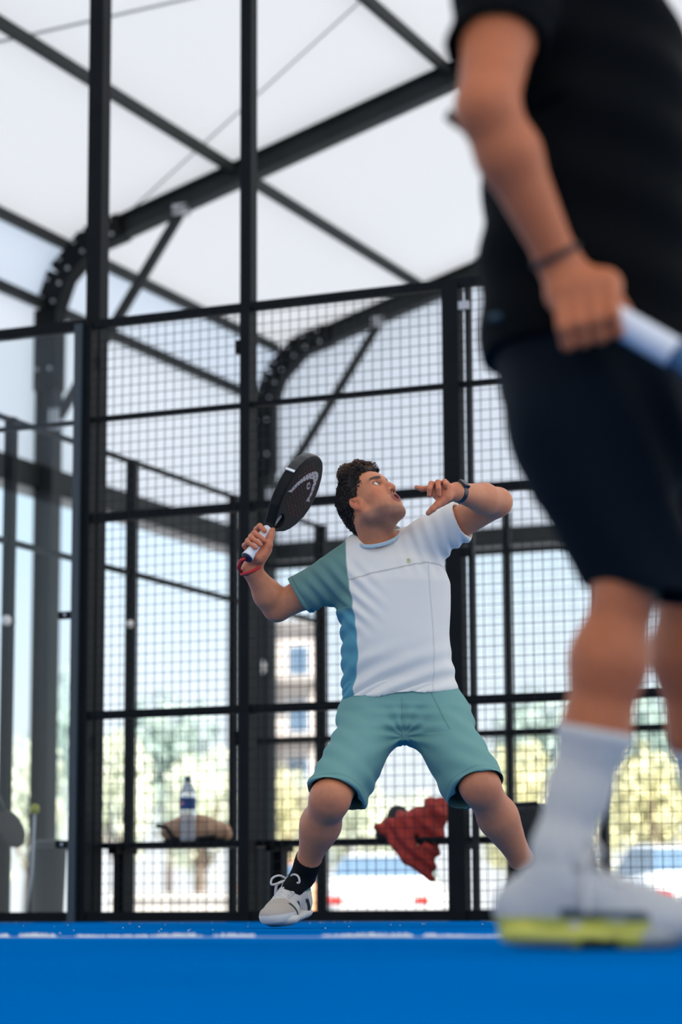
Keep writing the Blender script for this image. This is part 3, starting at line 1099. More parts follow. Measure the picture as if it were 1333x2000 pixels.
tree(60, 40, 1420, 150, 3, 'pale green tree seen through the glass wall', 1)
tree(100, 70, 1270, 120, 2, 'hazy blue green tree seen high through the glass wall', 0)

# ================================================================== PEOPLE
M_skin = mat('skin', (0.5, 0.27, 0.18), 0.5, attr='Col', sss=0.12, noise=(60, 0.06), bump=(350, 0.15, 0.001), spec=0.35)
M_cloth = mat('sport_cloth', (0.6, 0.65, 0.7), 0.75, attr='Col', bump=(900, 0.12, 0.0006), spec=0.2)
M_hair = mat('dark_curly_hair', (0.020, 0.013, 0.009), 0.55, attr='Col', spec=0.35)
SKIN = np.array([0.56, 0.210, 0.100])
TEAL = np.array([0.130, 0.250, 0.220])
PALE = np.array([0.78, 0.74, 0.66])
SHORT = np.array([0.150, 0.315, 0.285])

YP = 7.80


def fnoise(v, dirv, freq, seed, warp=1.2, ws=9):
    """folds: ridges across dirv, wandering a little"""
    return np.sin(v @ (unit(dirv) * freq) + warp * snoise(v, ws, seed))


def ramp(x, a, b):
    t = np.clip((x - a) / (b - a), 0, 1)
    return t * t * (3 - 2 * t)


def spline(pts, k=6):
    P = [np.asarray(q, float) for q in pts]
    P = [2 * P[0] - P[1]] + P + [2 * P[-1] - P[-2]]
    out = []
    for i in range(1, len(P) - 2):
        for j in range(k):
            t = j / k
            a, b, c, d = P[i - 1], P[i], P[i + 1], P[i + 2]
            out.append(0.5 * (2 * b + (c - a) * t + (2 * a - 5 * b + 4 * c - d) * t * t + (3 * b - a - 3 * c + d) * t ** 3))
    out.append(P[-2])
    return out


# ---------------------------------------------------------------- shoe, built in its own frame and moved into place
def make_shoe(parent, name, heel, fwd, up, L, cols, laces=True, h=0.0028, co=0.0):
    fwd = unit(fwd)
    side = unit(np.cross(up, fwd))
    upv = np.cross(fwd, side)
    s = L / 0.29
    heel = np.asarray(heel, float)

    def place(v):
        return heel + (v[:, :1] * fwd + v[:, 1:2] * side + v[:, 2:3] * upv) * s

    # outsole with a little toe spring
    F = Field([-0.02, -0.07, -0.01], [0.31, 0.07, 0.06], h)
    F.cap([0.04, 0, 0.022], [0.12, 0, 0.018], 0.036, 0.035, 0.02, ((0, 0, 1), 1.9))
    F.cap([0.12, 0, 0.018], [0.20, 0.004, 0.018], 0.035, 0.050, 0.02, ((0, 0, 1), 2.3))
    F.cap([0.20, 0.004, 0.018], [0.25, 0.002, 0.024], 0.050, 0.038, 0.02, ((0, 0, 1), 2.2))
    F.half([0, 0, 0.0], [0, 0, -1])
    v, f = F.mesh()
    v = relax(v, f, 2)
    root = empty(name, heel, None, None)
    root.parent = parent
    root.location = Vector(heel) - parent_world(parent)
    mesh_obj('sole', place(v), f, cols['mat_sole'], root, True, cols['sole'](v))
    # upper
    F = Field([-0.03, -0.07, 0.0], [0.31, 0.07, 0.16], h)
    F.ell([0.045 + co * 0.5, 0, 0.055], [0.047 + co * 0.5, 0.036, 0.050], 0.02)
    F.cap([0.05 + co, 0, 0.06], [0.052 + co, 0, 0.098], 0.038, 0.040, 0.02)
    F.cap([0.09, 0, 0.085], [0.20, 0, 0.045], 0.040, 0.036, 0.03)
    F.ell([0.20, 0.002, 0.035], [0.085, 0.050, 0.036], 0.025)
    F.ell([0.245, 0.002, 0.034], [0.045, 0.040, 0.030], 0.02)
    F.cap([0.105, 0, 0.105], [0.085, 0, 0.130], 0.022, 0.020, 0.015, ((1, 0, 0.4), 1.6))
    F.cap([0.045 + co, 0, 0.085], [0.048 + co, 0, 0.16], 0.031, 0.034, 0.006, sub=True)
    F.half([0, 0, 0.014], [0, 0, -1])
    v, f = F.mesh()
    v = relax(v, f, 2)
    nn = vnormals(v, f)
    v = v + nn * (0.0016 * np.sign(np.sin(v[:, 0] * 90 + np.abs(v[:, 1]) * 60)) * (v[:, 2] < 0.075))[:, None] * 0.5
    mesh_obj('upper', place(v), f, M_cloth, root, True, cols['upper'](v))
    if laces:
        M_lace = cols['mat_lace']
        for i in range(5):
            x = 0.115 + i * 0.021
            z = 0.128 - (x - 0.09) * 0.40
            a, b = np.array([x, -0.030, z - 0.016]), np.array([x + 0.012, 0.030, z - 0.020])
            m = lerp(a, b, 0.5) + [0, 0, 0.014]
            MB().tube(list(place(np.array([a, lerp(a, m, 0.6) + [0, 0, .003], m, lerp(m, b, 0.4) + [0, 0, .003], b]))), 0.0042 * s, 7).build('lace', M_lace, root, True)
            a, b = np.array([x + 0.012, -0.030, z - 0.020]), np.array([x, 0.030, z - 0.016])
            m = lerp(a, b, 0.5) + [0, 0, 0.017]
            MB().tube(list(place(np.array([a, lerp(a, m, 0.6) + [0, 0, .003], m, lerp(m, b, 0.4) + [0, 0, .003], b]))), 0.0042 * s, 7).build('lace', M_lace, root, True)
        kx = np.array([0.112, 0, 0.128])
        for sd_ in (-1, 1):
            loop = [kx, kx + [0.012, sd_ * 0.022, 0.016], kx + [0.022, sd_ * 0.043, 0.010], kx + [0.026, sd_ * 0.046, -0.008], kx + [0.016, sd_ * 0.024, -0.006], kx]
            MB().tube(spline(list(place(np.array(loop)))), 0.0034 * s, 7).build('lace_bow', M_lace, root, True)
        tail = [kx, kx + [0.006, -0.035, -0.010], kx + [0.004, -0.046, -0.045], kx + [0.004, -0.050, -0.080]]
        MB().tube(spline(list(place(np.array(tail)))), 0.0046 * s, 7).build('lace_end', M_lace, root, True)
    return root


M_sole = mat('rubber_sole', (0.6, 0.6, 0.6), 0.6, attr='Col')
M_lace = mat('pale_lace', (0.64, 0.60, 0.55), 0.8)


def pick(n, base):
    return np.tile(np.asarray(base, float), (n, 1))


def mixc(c, col, w):
    return c * (1 - w[:, None]) + np.asarray(col, float) * w[:, None]


def shoe1_upper(v):
    x, y, z = v[:, 0], v[:, 1], v[:, 2]
    c = pick(len(v), (0.60, 0.55, 0.48))
    c = mixc(c, (0.47, 0.40, 0.33), ramp(x, 0.195, 0.200) * ramp(z, 0.038, 0.041))
    c = mixc(c, (0.70, 0.66, 0.60), ramp(x, 0.205, 0.212) * (1 - ramp(z, 0.036, 0.040)))
    for x0, wd in ((0.062, 0.008), (0.128, 0.008), (0.190, 0.0065)):
        w = (1 - ramp(np.abs(x - x0 - (z - 0.04) * 0.7), wd - 0.002, wd + 0.002)) * (1 - ramp(z, 0.064, 0.069)) * ramp(np.abs(y), 0.018, 0.022)
        c = mixc(c, (0.022, 0.032, 0.032), w)
    # shadow-free mesh window beside the tongue
    w = (1 - ramp(np.abs(x - 0.165), 0.020, 0.024)) * (1 - ramp(np.abs(np.abs(y) - 0.026), 0.003, 0.006)) * ramp(z, 0.05, 0.055)
    c = mixc(c, (0.30, 0.28, 0.25), w)
    c = mixc(c, (0.08, 0.20, 0.21), (1 - ramp(x, 0.090, 0.096)) * ramp(z, 0.086, 0.091))
    return c


def shoe1_sole(v):
    c = pick(len(v), (0.66, 0.61, 0.54))
    return mixc(c, (0.28, 0.42, 0.46), 1 - ramp(v[:, 2], 0.006, 0.010))


SHOE1 = dict(mat_sole=M_sole, mat_lace=M_lace, upper=shoe1_upper, sole=shoe1_sole)


def shoe2_upper(v):
    c = pick(len(v), (0.50, 0.49, 0.47))
    mid = (v[:, 2] < 0.042 - 0.05 * np.maximum(v[:, 0] - 0.06, 0)) & (v[:, 0] < 0.20)
    c[mid] = (0.62, 0.58, 0.10)
    band = (np.abs(v[:, 2] - 0.045 + 0.04 * (v[:, 0] - 0.14)) < 0.006) & (v[:, 0] > 0.08) & (v[:, 0] < 0.20)
    c[band] = (0.06, 0.09, 0.11)
    c[(v[:, 2] > 0.10) & (v[:, 0] > 0.10)] = (0.25, 0.25, 0.26)
    return c


def shoe2_sole(v):
    c = pick(len(v), (0.62, 0.58, 0.10))
    c[(v[:, 0] > 0.19)] = (0.42, 0.41, 0.36)
    c[(v[:, 2] < 0.012) & (v[:, 0] < 0.10)] = (0.40, 0.39, 0.34)
    c[(v[:, 0] > 0.11) & (v[:, 0] < 0.16) & (v[:, 2] < 0.014)] = (0.05, 0.07, 0.03)
    return c


SHOE2 = dict(mat_sole=M_sole, mat_lace=M_lace, upper=shoe2_upper, sole=shoe2_sole)

# ---------------------------------------------------------------- the player in the pale shirt
pl = empty('person', PT(790, 1812, YP) * [1, 1, 0],
           'player in pale and teal sports shirt and teal shorts, looking up with racket raised', 'person')

# joints
NECK = PT(738, 1062, 7.84)
SH_R = PT(664, 1122, 7.86); EL_R = PT(541, 1187, 7.93); WR_R = PT(491, 1112, 7.83)
SH_L = PT(838, 1052, 7.84); EL_L = PT(972, 981, 7.70); WR_L = PT(893, 961, 7.50)
HIP_R = PT(735, 1405, 7.88); KN_R = PT(645, 1560, 7.56); AN_R = PT(592, 1712, 7.82)
HIP_L = PT(850, 1405, 7.88); KN_L = PT(938, 1535, 7.58); AN_L = PT(1040, 1716, 7.84)

# ---- racket frame first, the right hand closes on its grip
RB_ = PT(482, 1090, 7.76)                      # butt of the grip
RA = unit([0.510, 0.386, 0.769])               # along the racket
RW = np.array([0.123, 0.852, -0.509])          # across the face
RW = unit(RW - RA * RA.dot(RW))
RN = np.cross(RA, RW)                          # out of the face that we see
if RN[1] > 0:
    RN = -RN
tc = np.array([0, -1.0, 0])
RK = 1.0


def rkt(w, v, n):
    return RB_ + (RW * w + RA * v + RN * n) * RK


# ---- body surface
parts = []
# right arm and racket hand
c_f = unit(tc - RA * RA.dot(tc))               # towards the camera, square to the grip
c_l = np.cross(RA, c_f)
if c_l[0] > 0:
    c_l = -c_l                                 # to the left in the picture


def around(v, phi, r):
    a = math.radians(phi)
    return RB_ + RA * v + (c_f * math.cos(a) + c_l * math.sin(a)) * r


F = Field(np.minimum.reduce([EL_R, WR_R, SH_R, RB_]) - 0.11, np.maximum.reduce([EL_R, WR_R, SH_R, RB_]) + 0.13, 0.0026)
F.cap(SH_R, lerp(SH_R, EL_R, 0.5), 0.058, 0.054, 0.02)
F.cap(lerp(SH_R, EL_R, 0.5), EL_R, 0.054, 0.044, 0.02)
F.cap(EL_R, lerp(EL_R, WR_R, 0.35), 0.043, 0.046, 0.02)
F.cap(lerp(EL_R, WR_R, 0.35), WR_R, 0.046, 0.0285, 0.02)
palm_c = around(0.070, 215, 0.038)
F.cap(WR_R, palm_c, 0.028, 0.030, 0.02)
F.cap(around(0.030, 200, 0.036), around(0.110, 195, 0.036), 0.019, 0.018, 0.015)
F.cap(around(0.035, 245, 0.034), around(0.075, 255, 0.034), 0.021, 0.018, 0.015)
for i, v0 in enumerate((0.036, 0.057, 0.078, 0.104)):
    rr = (0.0080, 0.0088, 0.0092, 0.0090)[i]
    tip = (-18, -32, -36, 4)[i]
    lift = 0.010 if i == 3 else 0.003
    F.chain([around(v0, 185, 0.040), around(v0 + 0.006 + lift, 120, 0.038), around(v0 + 0.005 + lift, 62, 0.030), around(v0 + lift * 0.3, tip, 0.0265)],
            [rr * 1.12, rr * 1.05, rr, rr * 0.86], 0.004)
F.chain([around(0.048, 262, 0.036), around(0.080, 286, 0.035), around(0.108, 308, 0.029), around(0.128, 322, 0.027)], [0.0165, 0.0125, 0.0105, 0.0088], 0.007)
v, f = F.mesh()
parts.append((relax(v, f, 1), f))

# left arm and open hand
F = Field(np.minimum.reduce([EL_L, WR_L, SH_L]) - [0.16, 0.12, 0.10], np.maximum.reduce([EL_L, WR_L, SH_L]) + 0.09, 0.0026)
F.cap(SH_L, EL_L, 0.058, 0.046, 0.02)
F.cap(EL_L, lerp(EL_L, WR_L, 0.35), 0.044, 0.048, 0.02)
F.cap(lerp(EL_L, WR_L, 0.35), WR_L, 0.048, 0.029, 0.02)


def hp(px, py, dy):
    return PT(px, py, 7.46 + dy)


F.cap(WR_L, hp(868, 962, 0.0), 0.027, 0.024, 0.015, (unit([0.2, 1, 0]), 1.25))
F.cap(hp(874, 953, 0.0), hp(853, 950, 0.005), 0.017, 0.016, 0.012)
F.cap(hp(872, 966, 0.0), hp(856, 966, 0.0), 0.020, 0.018, 0.012)
F.cap(hp(872, 972, -0.008), hp(860, 981, -0.012), 0.0175, 0.0145, 0.012)
F.chain([hp(852, 951, 0.006), hp(838, 954, 0.0), hp(825, 955, -0.002), hp(814, 952, 0.0)], [0.0105, 0.0092, 0.0085, 0.0072], 0.004)
F.chain([hp(853, 948, 0.004), hp(843, 945, -0.020), hp(840, 955, -0.036), hp(839, 967, -0.032)], [0.0105, 0.0093, 0.0088, 0.0076], 0.003)
F.chain([hp(862, 945, 0.004), hp(856, 942, -0.024), hp(857, 954, -0.040), hp(858, 967, -0.034)], [0.0100, 0.0090, 0.0086, 0.0074], 0.003)
F.chain([hp(873, 944, 0.0), hp(869, 940, -0.020), hp(871, 946, -0.034), hp(872, 952, -0.030)], [0.0092, 0.0080, 0.0074, 0.0066], 0.003)
F.chain([hp(864, 980, -0.012), hp(855, 986, -0.020), hp(846, 994, -0.024), hp(837, 1002, -0.022)], [0.0140, 0.0112, 0.0100, 0.0086], 0.006)
v, f = F.mesh()
parts.append((relax(v, f, 1), f))


def leg(hip, kn, an, kr, foot_dir, hgrid=0.004):
    F = Field(np.minimum.reduce([hip, kn, an]) - 0.13, np.maximum.reduce([hip, kn, an]) + 0.13, hgrid)
    back = unit(np.array([0, 1.0, 0.35]))
    F.cap(hip, lerp(hip, kn, 0.6), 0.076, 0.064, 0.03)
    F.cap(lerp(hip, kn, 0.6), kn, 0.064, 0.058, 0.03)
    F.ell(kn + np.array([0, -0.012, 0.0]), [0.045, 0.040, 0.052], 0.03)
    F.cap(kn, lerp(kn, an, 0.35) + back * 0.012, 0.056, 0.060, 0.03)
    F.cap(lerp(kn, an, 0.32) + back * 0.028, lerp(kn, an, 0.5) + back * 0.012, 0.046, 0.040, 0.03)
    F.cap(lerp(kn, an, 0.35) + back * 0.010, lerp(kn, an, 0.80), 0.058, 0.036, 0.03)
    F.cap(lerp(kn, an, 0.80), an, 0.036, 0.034, 0.02)
    F.cap(an, an + foot_dir * 0.05 - UP * 0.03, 0.034, 0.030, 0.02)
    # kneecap edges
    F.ell(kn + np.array([0, -0.052, 0.012]), [0.026, 0.016, 0.030], 0.02)
    v, f = F.mesh()
    return relax(v, f, 2), f


FD_R = unit(np.array([-0.62, -0.75, -0.12]))
FD_L = unit(np.array([0.45, -0.85, -0.05]))
parts.append(leg(HIP_R, KN_R, AN_R, 0.06, FD_R))
parts.append(leg(HIP_L, KN_L, AN_L, 0.06, FD_L))
# trunk under the clothes ties the limbs together
F = Field(PT(640, 1440, YP) * [1, 0, 1] + [0, 7.6, 0], PT(910, 1030, YP) * [1, 0, 1] + [0, 8.1, 0], 0.010)
TR = [PT(790, 1420, 7.90), PT(785, 1330, 7.90), PT(778, 1240, 7.88), PT(765, 1140, 7.87), PT(752, 1085, 7.86)]
F.chain(TR, [0.11, 0.115, 0.115, 0.11, 0.07], 0.04)
F.cap(SH_R, SH_L, 0.045, 0.045, 0.04)
F.cap(HIP_R, HIP_L, 0.078, 0.078, 0.03)
v, f = F.mesh()
parts.append((v, f))

# ---- head, in its own frame: x forward, y to his left, z to the crown
yaw, pit = math.radians(50), math.radians(37)
HF = np.array([math.sin(yaw) * math.cos(pit), -math.cos(yaw) * math.cos(pit), math.sin(pit)])
HLf = np.array([math.cos(yaw), math.sin(yaw), 0.0])
HU = np.cross(HF, HLf)
HO = PT(725, 991, 7.80)
HS = 0.95


def hw(p):
    p = np.atleast_2d(np.asarray(p, float)) * HS
    return HO + p[:, :1] * HF + p[:, 1:2] * HLf + p[:, 2:3] * HU


def hl(w):
    d = (np.atleast_2d(w) - HO) / HS
    return np.stack([d @ HF, d @ HLf, d @ HU], 1)


H = Field([-0.15, -0.12, -0.24], [0.15, 0.12, 0.17], 0.0017)
H.ell([-0.006, 0, 0.047], [0.093, 0.072, 0.086], 0.02)
H.ell([0.036, 0, -0.012], [0.062, 0.060, 0.088], 0.03)
H.ell([0.045, 0, 0.055], [0.050, 0.060, 0.045], 0.03)
for s in (-1, 1):
    H.cap([0.074, s * 0.006, -0.092], [0.006, s * 0.054, -0.058], 0.020, 0.020, 0.025)
    H.cap([0.006, s * 0.054, -0.058], [-0.006, s * 0.060, -0.01], 0.018, 0.018, 0.02)
    H.ell([0.060, s * 0.042, -0.004], [0.024, 0.020, 0.018], 0.02)
    H.ell([0.062, s * 0.034, -0.045], [0.026, 0.022, 0.030], 0.03)
    H.cap([0.090, s * 0.010, 0.047], [0.074, s * 0.048, 0.046], 0.0095, 0.0080, 0.012)
    H.ell([0.097, s * 0.031, 0.029], [0.019, 0.019, 0.0135], 0.012, sub=True)
    H.ell([0.0745, s * 0.031, 0.028], [0.0150, 0.0165, 0.0140], 0.003)
    H.ell([0.091, s * 0.031, 0.0275], [0.013, 0.0135, 0.0074], 0.002, sub=True)
H.ell([0.078, 0, -0.095], [0.020, 0.022, 0.018], 0.02)
# nose
H.cap([0.091, 0, 0.040], [0.104, 0, 0.008], 0.0085, 0.0095, 0.010)
H.cap([0.104, 0, 0.008], [0.1125, 0, -0.010], 0.0095, 0.0110, 0.008)
for s in (-1, 1):
    H.ell([0.100, s * 0.0125, -0.014], [0.0115, 0.0075, 0.0085], 0.006)
for s in (-1, 1):
    H.ell([0.1050, s * 0.0075, -0.0225], [0.0062, 0.0046, 0.0062], 0.002, sub=True)
# pursed, open mouth
H.ell([0.088, 0, -0.047], [0.016, 0.026, 0.026], 0.015)
for i in range(20):
    a0, a1 = 2 * math.pi * i / 20, 2 * math.pi * (i + 1) / 20
    H.cap([0.1005, 0.0165 * math.cos(a0), -0.048 + 0.0135 * math.sin(a0)], [0.1005, 0.0165 * math.cos(a1), -0.048 + 0.0135 * math.sin(a1)], 0.0047, 0.0047, 0.004)
H.ell([0.100, 0, -0.048], [0.022, 0.0130, 0.0108], 0.002, sub=True)
# ears
for s in (-1, 1):
    ca, sa = math.cos(0.25), math.sin(0.25)
    Re = np.array([[ca, 0, sa], [0.35 * s, 1, 0], [-sa, 0, ca]])
    Re[1] /= np.linalg.norm(Re[1])
    H.ell([0.001, s * 0.076, 0.004], [0.020, 0.0075, 0.032], 0.006, Re)
    H.ell([0.007, s * 0.072, -0.023], [0.010, 0.007, 0.012], 0.008)
    H.ell([0.008, s * 0.0845, 0.000], [0.0090, 0.0085, 0.014], 0.003, sub=True)
    H.ell([-0.005, s * 0.0850, 0.016], [0.0050, 0.0055, 0.012], 0.003, Re, sub=True)
# neck
nb = hl(NECK)[0]
nb2 = hl(PT(744, 1085, 7.86))[0]
H.cap([-0.026, 0, -0.035], nb, 0.060, 0.062, 0.025)
H.cap(nb, nb2, 0.062, 0.070, 0.02)
for s in (-1, 1):
    H.cap([-0.02, s * 0.058, -0.045], nb2 + np.array([0.040, s * 0.010, 0.01]), 0.012, 0.011, 0.018)
H.cap([0.035, 0, -0.095], lerp([0.035, 0, -0.095], nb2 + [0.05, 0, 0.02], 0.8), 0.016, 0.014, 0.03)
v, f = H.mesh()
v = relax(v, f, 1, 0.4)
hvn = len(v)
hlocal = v.copy()
parts_head_faces = f.copy()
parts.append((hw(v), f))
bv, bfc = join_meshes(parts)
cols = pick(len(bv), SKIN)
hc = pick(hvn, SKIN * [1.0, 1.0, 1.0])
p = hlocal
face = p[:, 0] > 0.0
# stubble on jaw, chin and upper lip; lips; brows; blush
tj = -(p[:, 2] + 0.026 + 0.40 * p[:, 0])
jaw = ramp(tj, 0.0, 0.024) * (1 - ramp(tj, 0.045, 0.080)) * ramp(p[:, 0], -0.035, -0.005)
hc = hc * (1 - 0.55 * jaw[:, None]) + np.array([0.10, 0.075, 0.068]) * (0.55 * jaw[:, None])
mus = ramp(p[:, 0], 0.082, 0.095) * (1 - ramp(np.abs(p[:, 1]), 0.022, 0.032)) * (1 - ramp(np.abs(p[:, 2] + 0.031), 0.003, 0.009))
hc = hc * (1 - 0.45 * mus[:, None]) + np.array([0.06, 0.05, 0.05]) * (0.45 * mus[:, None])
rl = np.sqrt((p[:, 1] / 0.0165) ** 2 + ((p[:, 2] + 0.048) / 0.0135) ** 2)
lip = (1 - ramp(np.abs(rl - 1.0), 0.30, 0.50)) * ramp(p[:, 0], 0.094, 0.099)
hc = hc * (1 - lip[:, None]) + np.array([0.30, 0.085, 0.070]) * lip[:, None]
inm = (rl < 0.72) & (p[:, 0] > 0.06)
hc[inm] = (0.035, 0.008, 0.008)
brow_c = 0.0485 - 0.10 * (np.abs(p[:, 1]) - 0.03) ** 2 * 60
brow = (1 - ramp(np.abs(p[:, 2] - brow_c), 0.0036, 0.0066)) * ramp(np.abs(p[:, 1]), 0.010, 0.015) * (1 - ramp(np.abs(p[:, 1]), 0.050, 0.060)) * (p[:, 0] > 0.04)
hc = hc * (1 - 0.9 * brow[:, None]) + np.array([0.025, 0.016, 0.012]) * (0.9 * brow[:, None])
cheek = (1 - ramp(np.sqrt((p[:, 0] - 0.07) ** 2 + (np.abs(p[:, 1]) - 0.045) ** 2 + (p[:, 2] + 0.01) ** 2), 0.01, 0.04))
hc = hc * (1 - cheek[:, None] * np.array([0.0, 0.16, 0.16]))
er = np.sqrt((p[:, 0] / 0.022) ** 2 + ((np.abs(p[:, 1]) - 0.077) / 0.014) ** 2 + (p[:, 2] / 0.040) ** 2)
ear = 1 - ramp(er, 0.7, 1.1)
hc = hc * (1 - ear[:, None] * np.array([0.0, 0.20, 0.22]))
for s_ in (-1, 1):
    nd = np.sqrt(((p[:, 0] - 0.104) / 0.008) ** 2 + ((p[:, 1] - s_ * 0.0075) / 0.0052) ** 2 + ((p[:, 2] + 0.0205) / 0.0075) ** 2)
    w = (1 - ramp(nd, 0.45, 1.0)) * (p[:, 2] > -0.0262)
    hc = hc * (1 - 0.93 * w[:, None])  # shade inside the nostrils darkened into the skin colour
    ey = np.sqrt(((p[:, 1] - s_ * 0.031) / 0.0150) ** 2 + ((p[:, 2] - 0.0285) / 0.0092) ** 2)
    w = (1 - ramp(np.abs(ey - 1.0), 0.10, 0.30)) * (p[:, 0] > 0.055) * np.where(p[:, 2] > 0.029, 0.85, 0.35)
    hc = hc * (1 - w[:, None] * np.array([0.75, 0.80, 0.80]))  # lash line and upper lid shadow put into the skin colour
cols[len(bv) - hvn:] = hc
# knees, elbows and finger tips are redder
for c0, r in ((KN_R, 0.09), (KN_L, 0.09), (EL_L, 0.06), (EL_R, 0.06)):
    w = 1 - ramp(np.linalg.norm(bv - c0, axis=1), r * 0.3, r)
    cols = cols * (1 - w[:, None] * np.array([0.02, 0.20, 0.22]))
for c0, r in ((palm_c, 0.11), (hp(850, 965, 0), 0.09)):
    w = 1 - ramp(np.linalg.norm(bv - c0, axis=1), r * 0.5, r)
    cols = cols * (1 - w[:, None] * np.array([-0.02, 0.13, 0.12]))
body = mesh_obj('body', bv, bfc, M_skin, pl, True, cols)

# eyes
M_eye = mat('eye_white', (0.60, 0.57, 0.54), 0.15)
M_iris = mat('brown_iris', (0.05, 0.025, 0.012), 0.1)
for s in (-1, 1):
    F = Field([0.05, s * 0.031 - 0.02, 0.005], [0.10, s * 0.031 + 0.02, 0.05], 0.0012)
    F.ell([0.0755, s * 0.031, 0.0275], [0.0125, 0.0125, 0.0115], 0)
    v, f = F.mesh()
    eo = mesh_obj('eye', hw(v), f, M_eye, pl, True)
    F = Field([0.05, s * 0.031 - 0.02, 0.005], [0.10, s * 0.031 + 0.02, 0.05], 0.0010)
    F.ell([0.0848, s * 0.031 + 0.003, 0.0318], [0.0045, 0.0056, 0.0052], 0)
    v, f = F.mesh()
    mesh_obj('iris', hw(v), f, M_iris, eo, True)

# hair: a cap on the skull built up from many curls
F = Field([-0.16, -0.13, -0.13], [0.13, 0.13, 0.20], 0.0026)
F.ell([-0.006, 0, 0.050], [0.100, 0.079, 0.094], 0.01)
F.cap([-0.066, 0, 0.0], [-0.068, 0, -0.052], 0.044, 0.029, 0.02)
# front quiff
F.cap([0.020, -0.045, 0.130], [0.020, 0.045, 0.130], 0.027, 0.027, 0.03)
F.cap([0.056, -0.036, 0.127], [0.056, 0.036, 0.127], 0.019, 0.019, 0.02)
# clear the face, temples and ears
F.ell([0.098, 0, 0.020], [0.066, 0.090, 0.086], 0.004, sub=True)
for s in (-1, 1):
    F.ell([0.050, s * 0.085, -0.005], [0.048, 0.050, 0.062], 0.003, sub=True)
    F.ell([0.000, s * 0.092, 0.000], [0.024, 0.026, 0.037], 0.002, sub=True)
    F.ell([-0.010, s * 0.075, -0.065], [0.040, 0.040, 0.045], 0.003, sub=True)
v, f = F.mesh()
v = relax(v, f, 1)
vn_ = vnormals(v, f)
v = v + vn_ * (0.0022 * snoise(v, 190, 51) + 0.0030 * snoise(v, 95, 52))[:, None]
# short curls standing out of the cap
rg = np.random.default_rng(5)
cur = MB()
pickv = rg.choice(len(v), 5200, replace=False)
for i in pickv:
    q, nn_ = v[i], vn_[i]
    front = ramp(np.array([q[2]]), 0.09, 0.14)[0]
    if (q[0] > 0.055 and q[2] < 0.085) or nn_[0] > 0.985 or (q[2] < -0.03 and q[0] > -0.045) or (nn_[2] < -0.6 and q[2] < 0.0):
        continue
    L_ = rg.uniform(0.004, 0.008) + 0.009 * front
    tng = np.cross(nn_, rg.normal(size=3)); tng = tng / (np.linalg.norm(tng) + 1e-9)
    r0 = rg.uniform(0.0009, 0.0016)
    cur.tube([q - nn_ * 0.003, q + nn_ * L_ * 0.45 + tng * L_ * 0.15, q + nn_ * L_ * 0.75 + tng * L_ * 0.55, q + nn_ * L_ * 0.62 + tng * L_ * 1.0], [r0 * 1.2, r0 * 1.2, r0, r0 * 0.5], 4, False)
cv = np.array(cur.v); cf = np.array(cur.f)
f = np.concatenate([f, cf + len(v)])
v = np.concatenate([v, cv])
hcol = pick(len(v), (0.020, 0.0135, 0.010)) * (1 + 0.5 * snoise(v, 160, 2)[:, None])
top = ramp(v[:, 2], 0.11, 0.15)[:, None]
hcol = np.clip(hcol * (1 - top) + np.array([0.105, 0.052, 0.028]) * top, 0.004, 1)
hair_local = (v.copy(), f.copy(), hcol.copy())
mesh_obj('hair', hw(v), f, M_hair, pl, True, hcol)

# ---- shirt
SHO = 0.0034
sh_lo = np.minimum.reduce([PT(540, 1380, 7.8), PT(640, 1380, 8.1), SH_R]) - [0.02, 0.25, 0.0]
sh_hi = np.maximum.reduce([PT(930, 980, 7.8), PT(930, 980, 8.0)]) + [0.03, 0.22, 0.03]
F = Field([sh_lo[0], 7.58, sh_lo[2]], [sh_hi[0], 8.12, sh_hi[2]], SHO)


def stn(py, x0, x1, Y, dep):
    a, b = PT(x0, py, Y), PT(x1, py, Y)
    return (a[2], (a[0] + b[0]) / 2, Y, (b[0] - a[0]) / 2, dep)


F.loft([stn(1368, 668, 898, 7.885, 0.128), stn(1330, 668, 892, 7.885, 0.130), stn(1290, 666, 884, 7.875, 0.132), stn(1240, 668, 879, 7.87, 0.130),
        stn(1190, 660, 880, 7.865, 0.125), stn(1140, 656, 880, 7.86, 0.118), stn(1100, 664, 868, 7.86, 0.100), stn(1070, 676, 840, 7.86, 0.075), stn(1050, 695, 800, 7.86, 0.055)], 0.02, 2.4)
F.cap(PT(700, 1085, 7.86), SH_R, 0.060, 0.066, 0.04)
F.cap(PT(790, 1068, 7.86), SH_L, 0.058, 0.064, 0.04)
F.cap(PT(705, 1073, 7.87), PT(780, 1060, 7.87), 0.042, 0.042, 0.03)
SLR = lerp(SH_R, EL_R, 0.66)
SLL = lerp(SH_L, EL_L, 0.50)
F.cap(SH_R, lerp(SH_R, EL_R, 0.85), 0.070, 0.070, 0.045)
F.cap(SH_L, lerp(SH_L, EL_L, 0.80), 0.066, 0.070, 0.045)
# cut the hems and hollow the openings
dR, dL = unit(EL_R - SH_R), unit(EL_L - SH_L)


def cut_local(F, c, n, rad):
    w = F.win(c - rad, c + rad)
    s, P = w
    d = (P[0] - c[0]) * n[0] + (P[1] - c[1]) * n[1] + (P[2] - c[2]) * n[2]
    r = np.sqrt((P[0] - c[0]) ** 2 + (P[1] - c[1]) ** 2 + (P[2] - c[2]) ** 2)
    F.v[s] = np.where(r < rad, np.maximum(F.v[s], d), F.v[s])


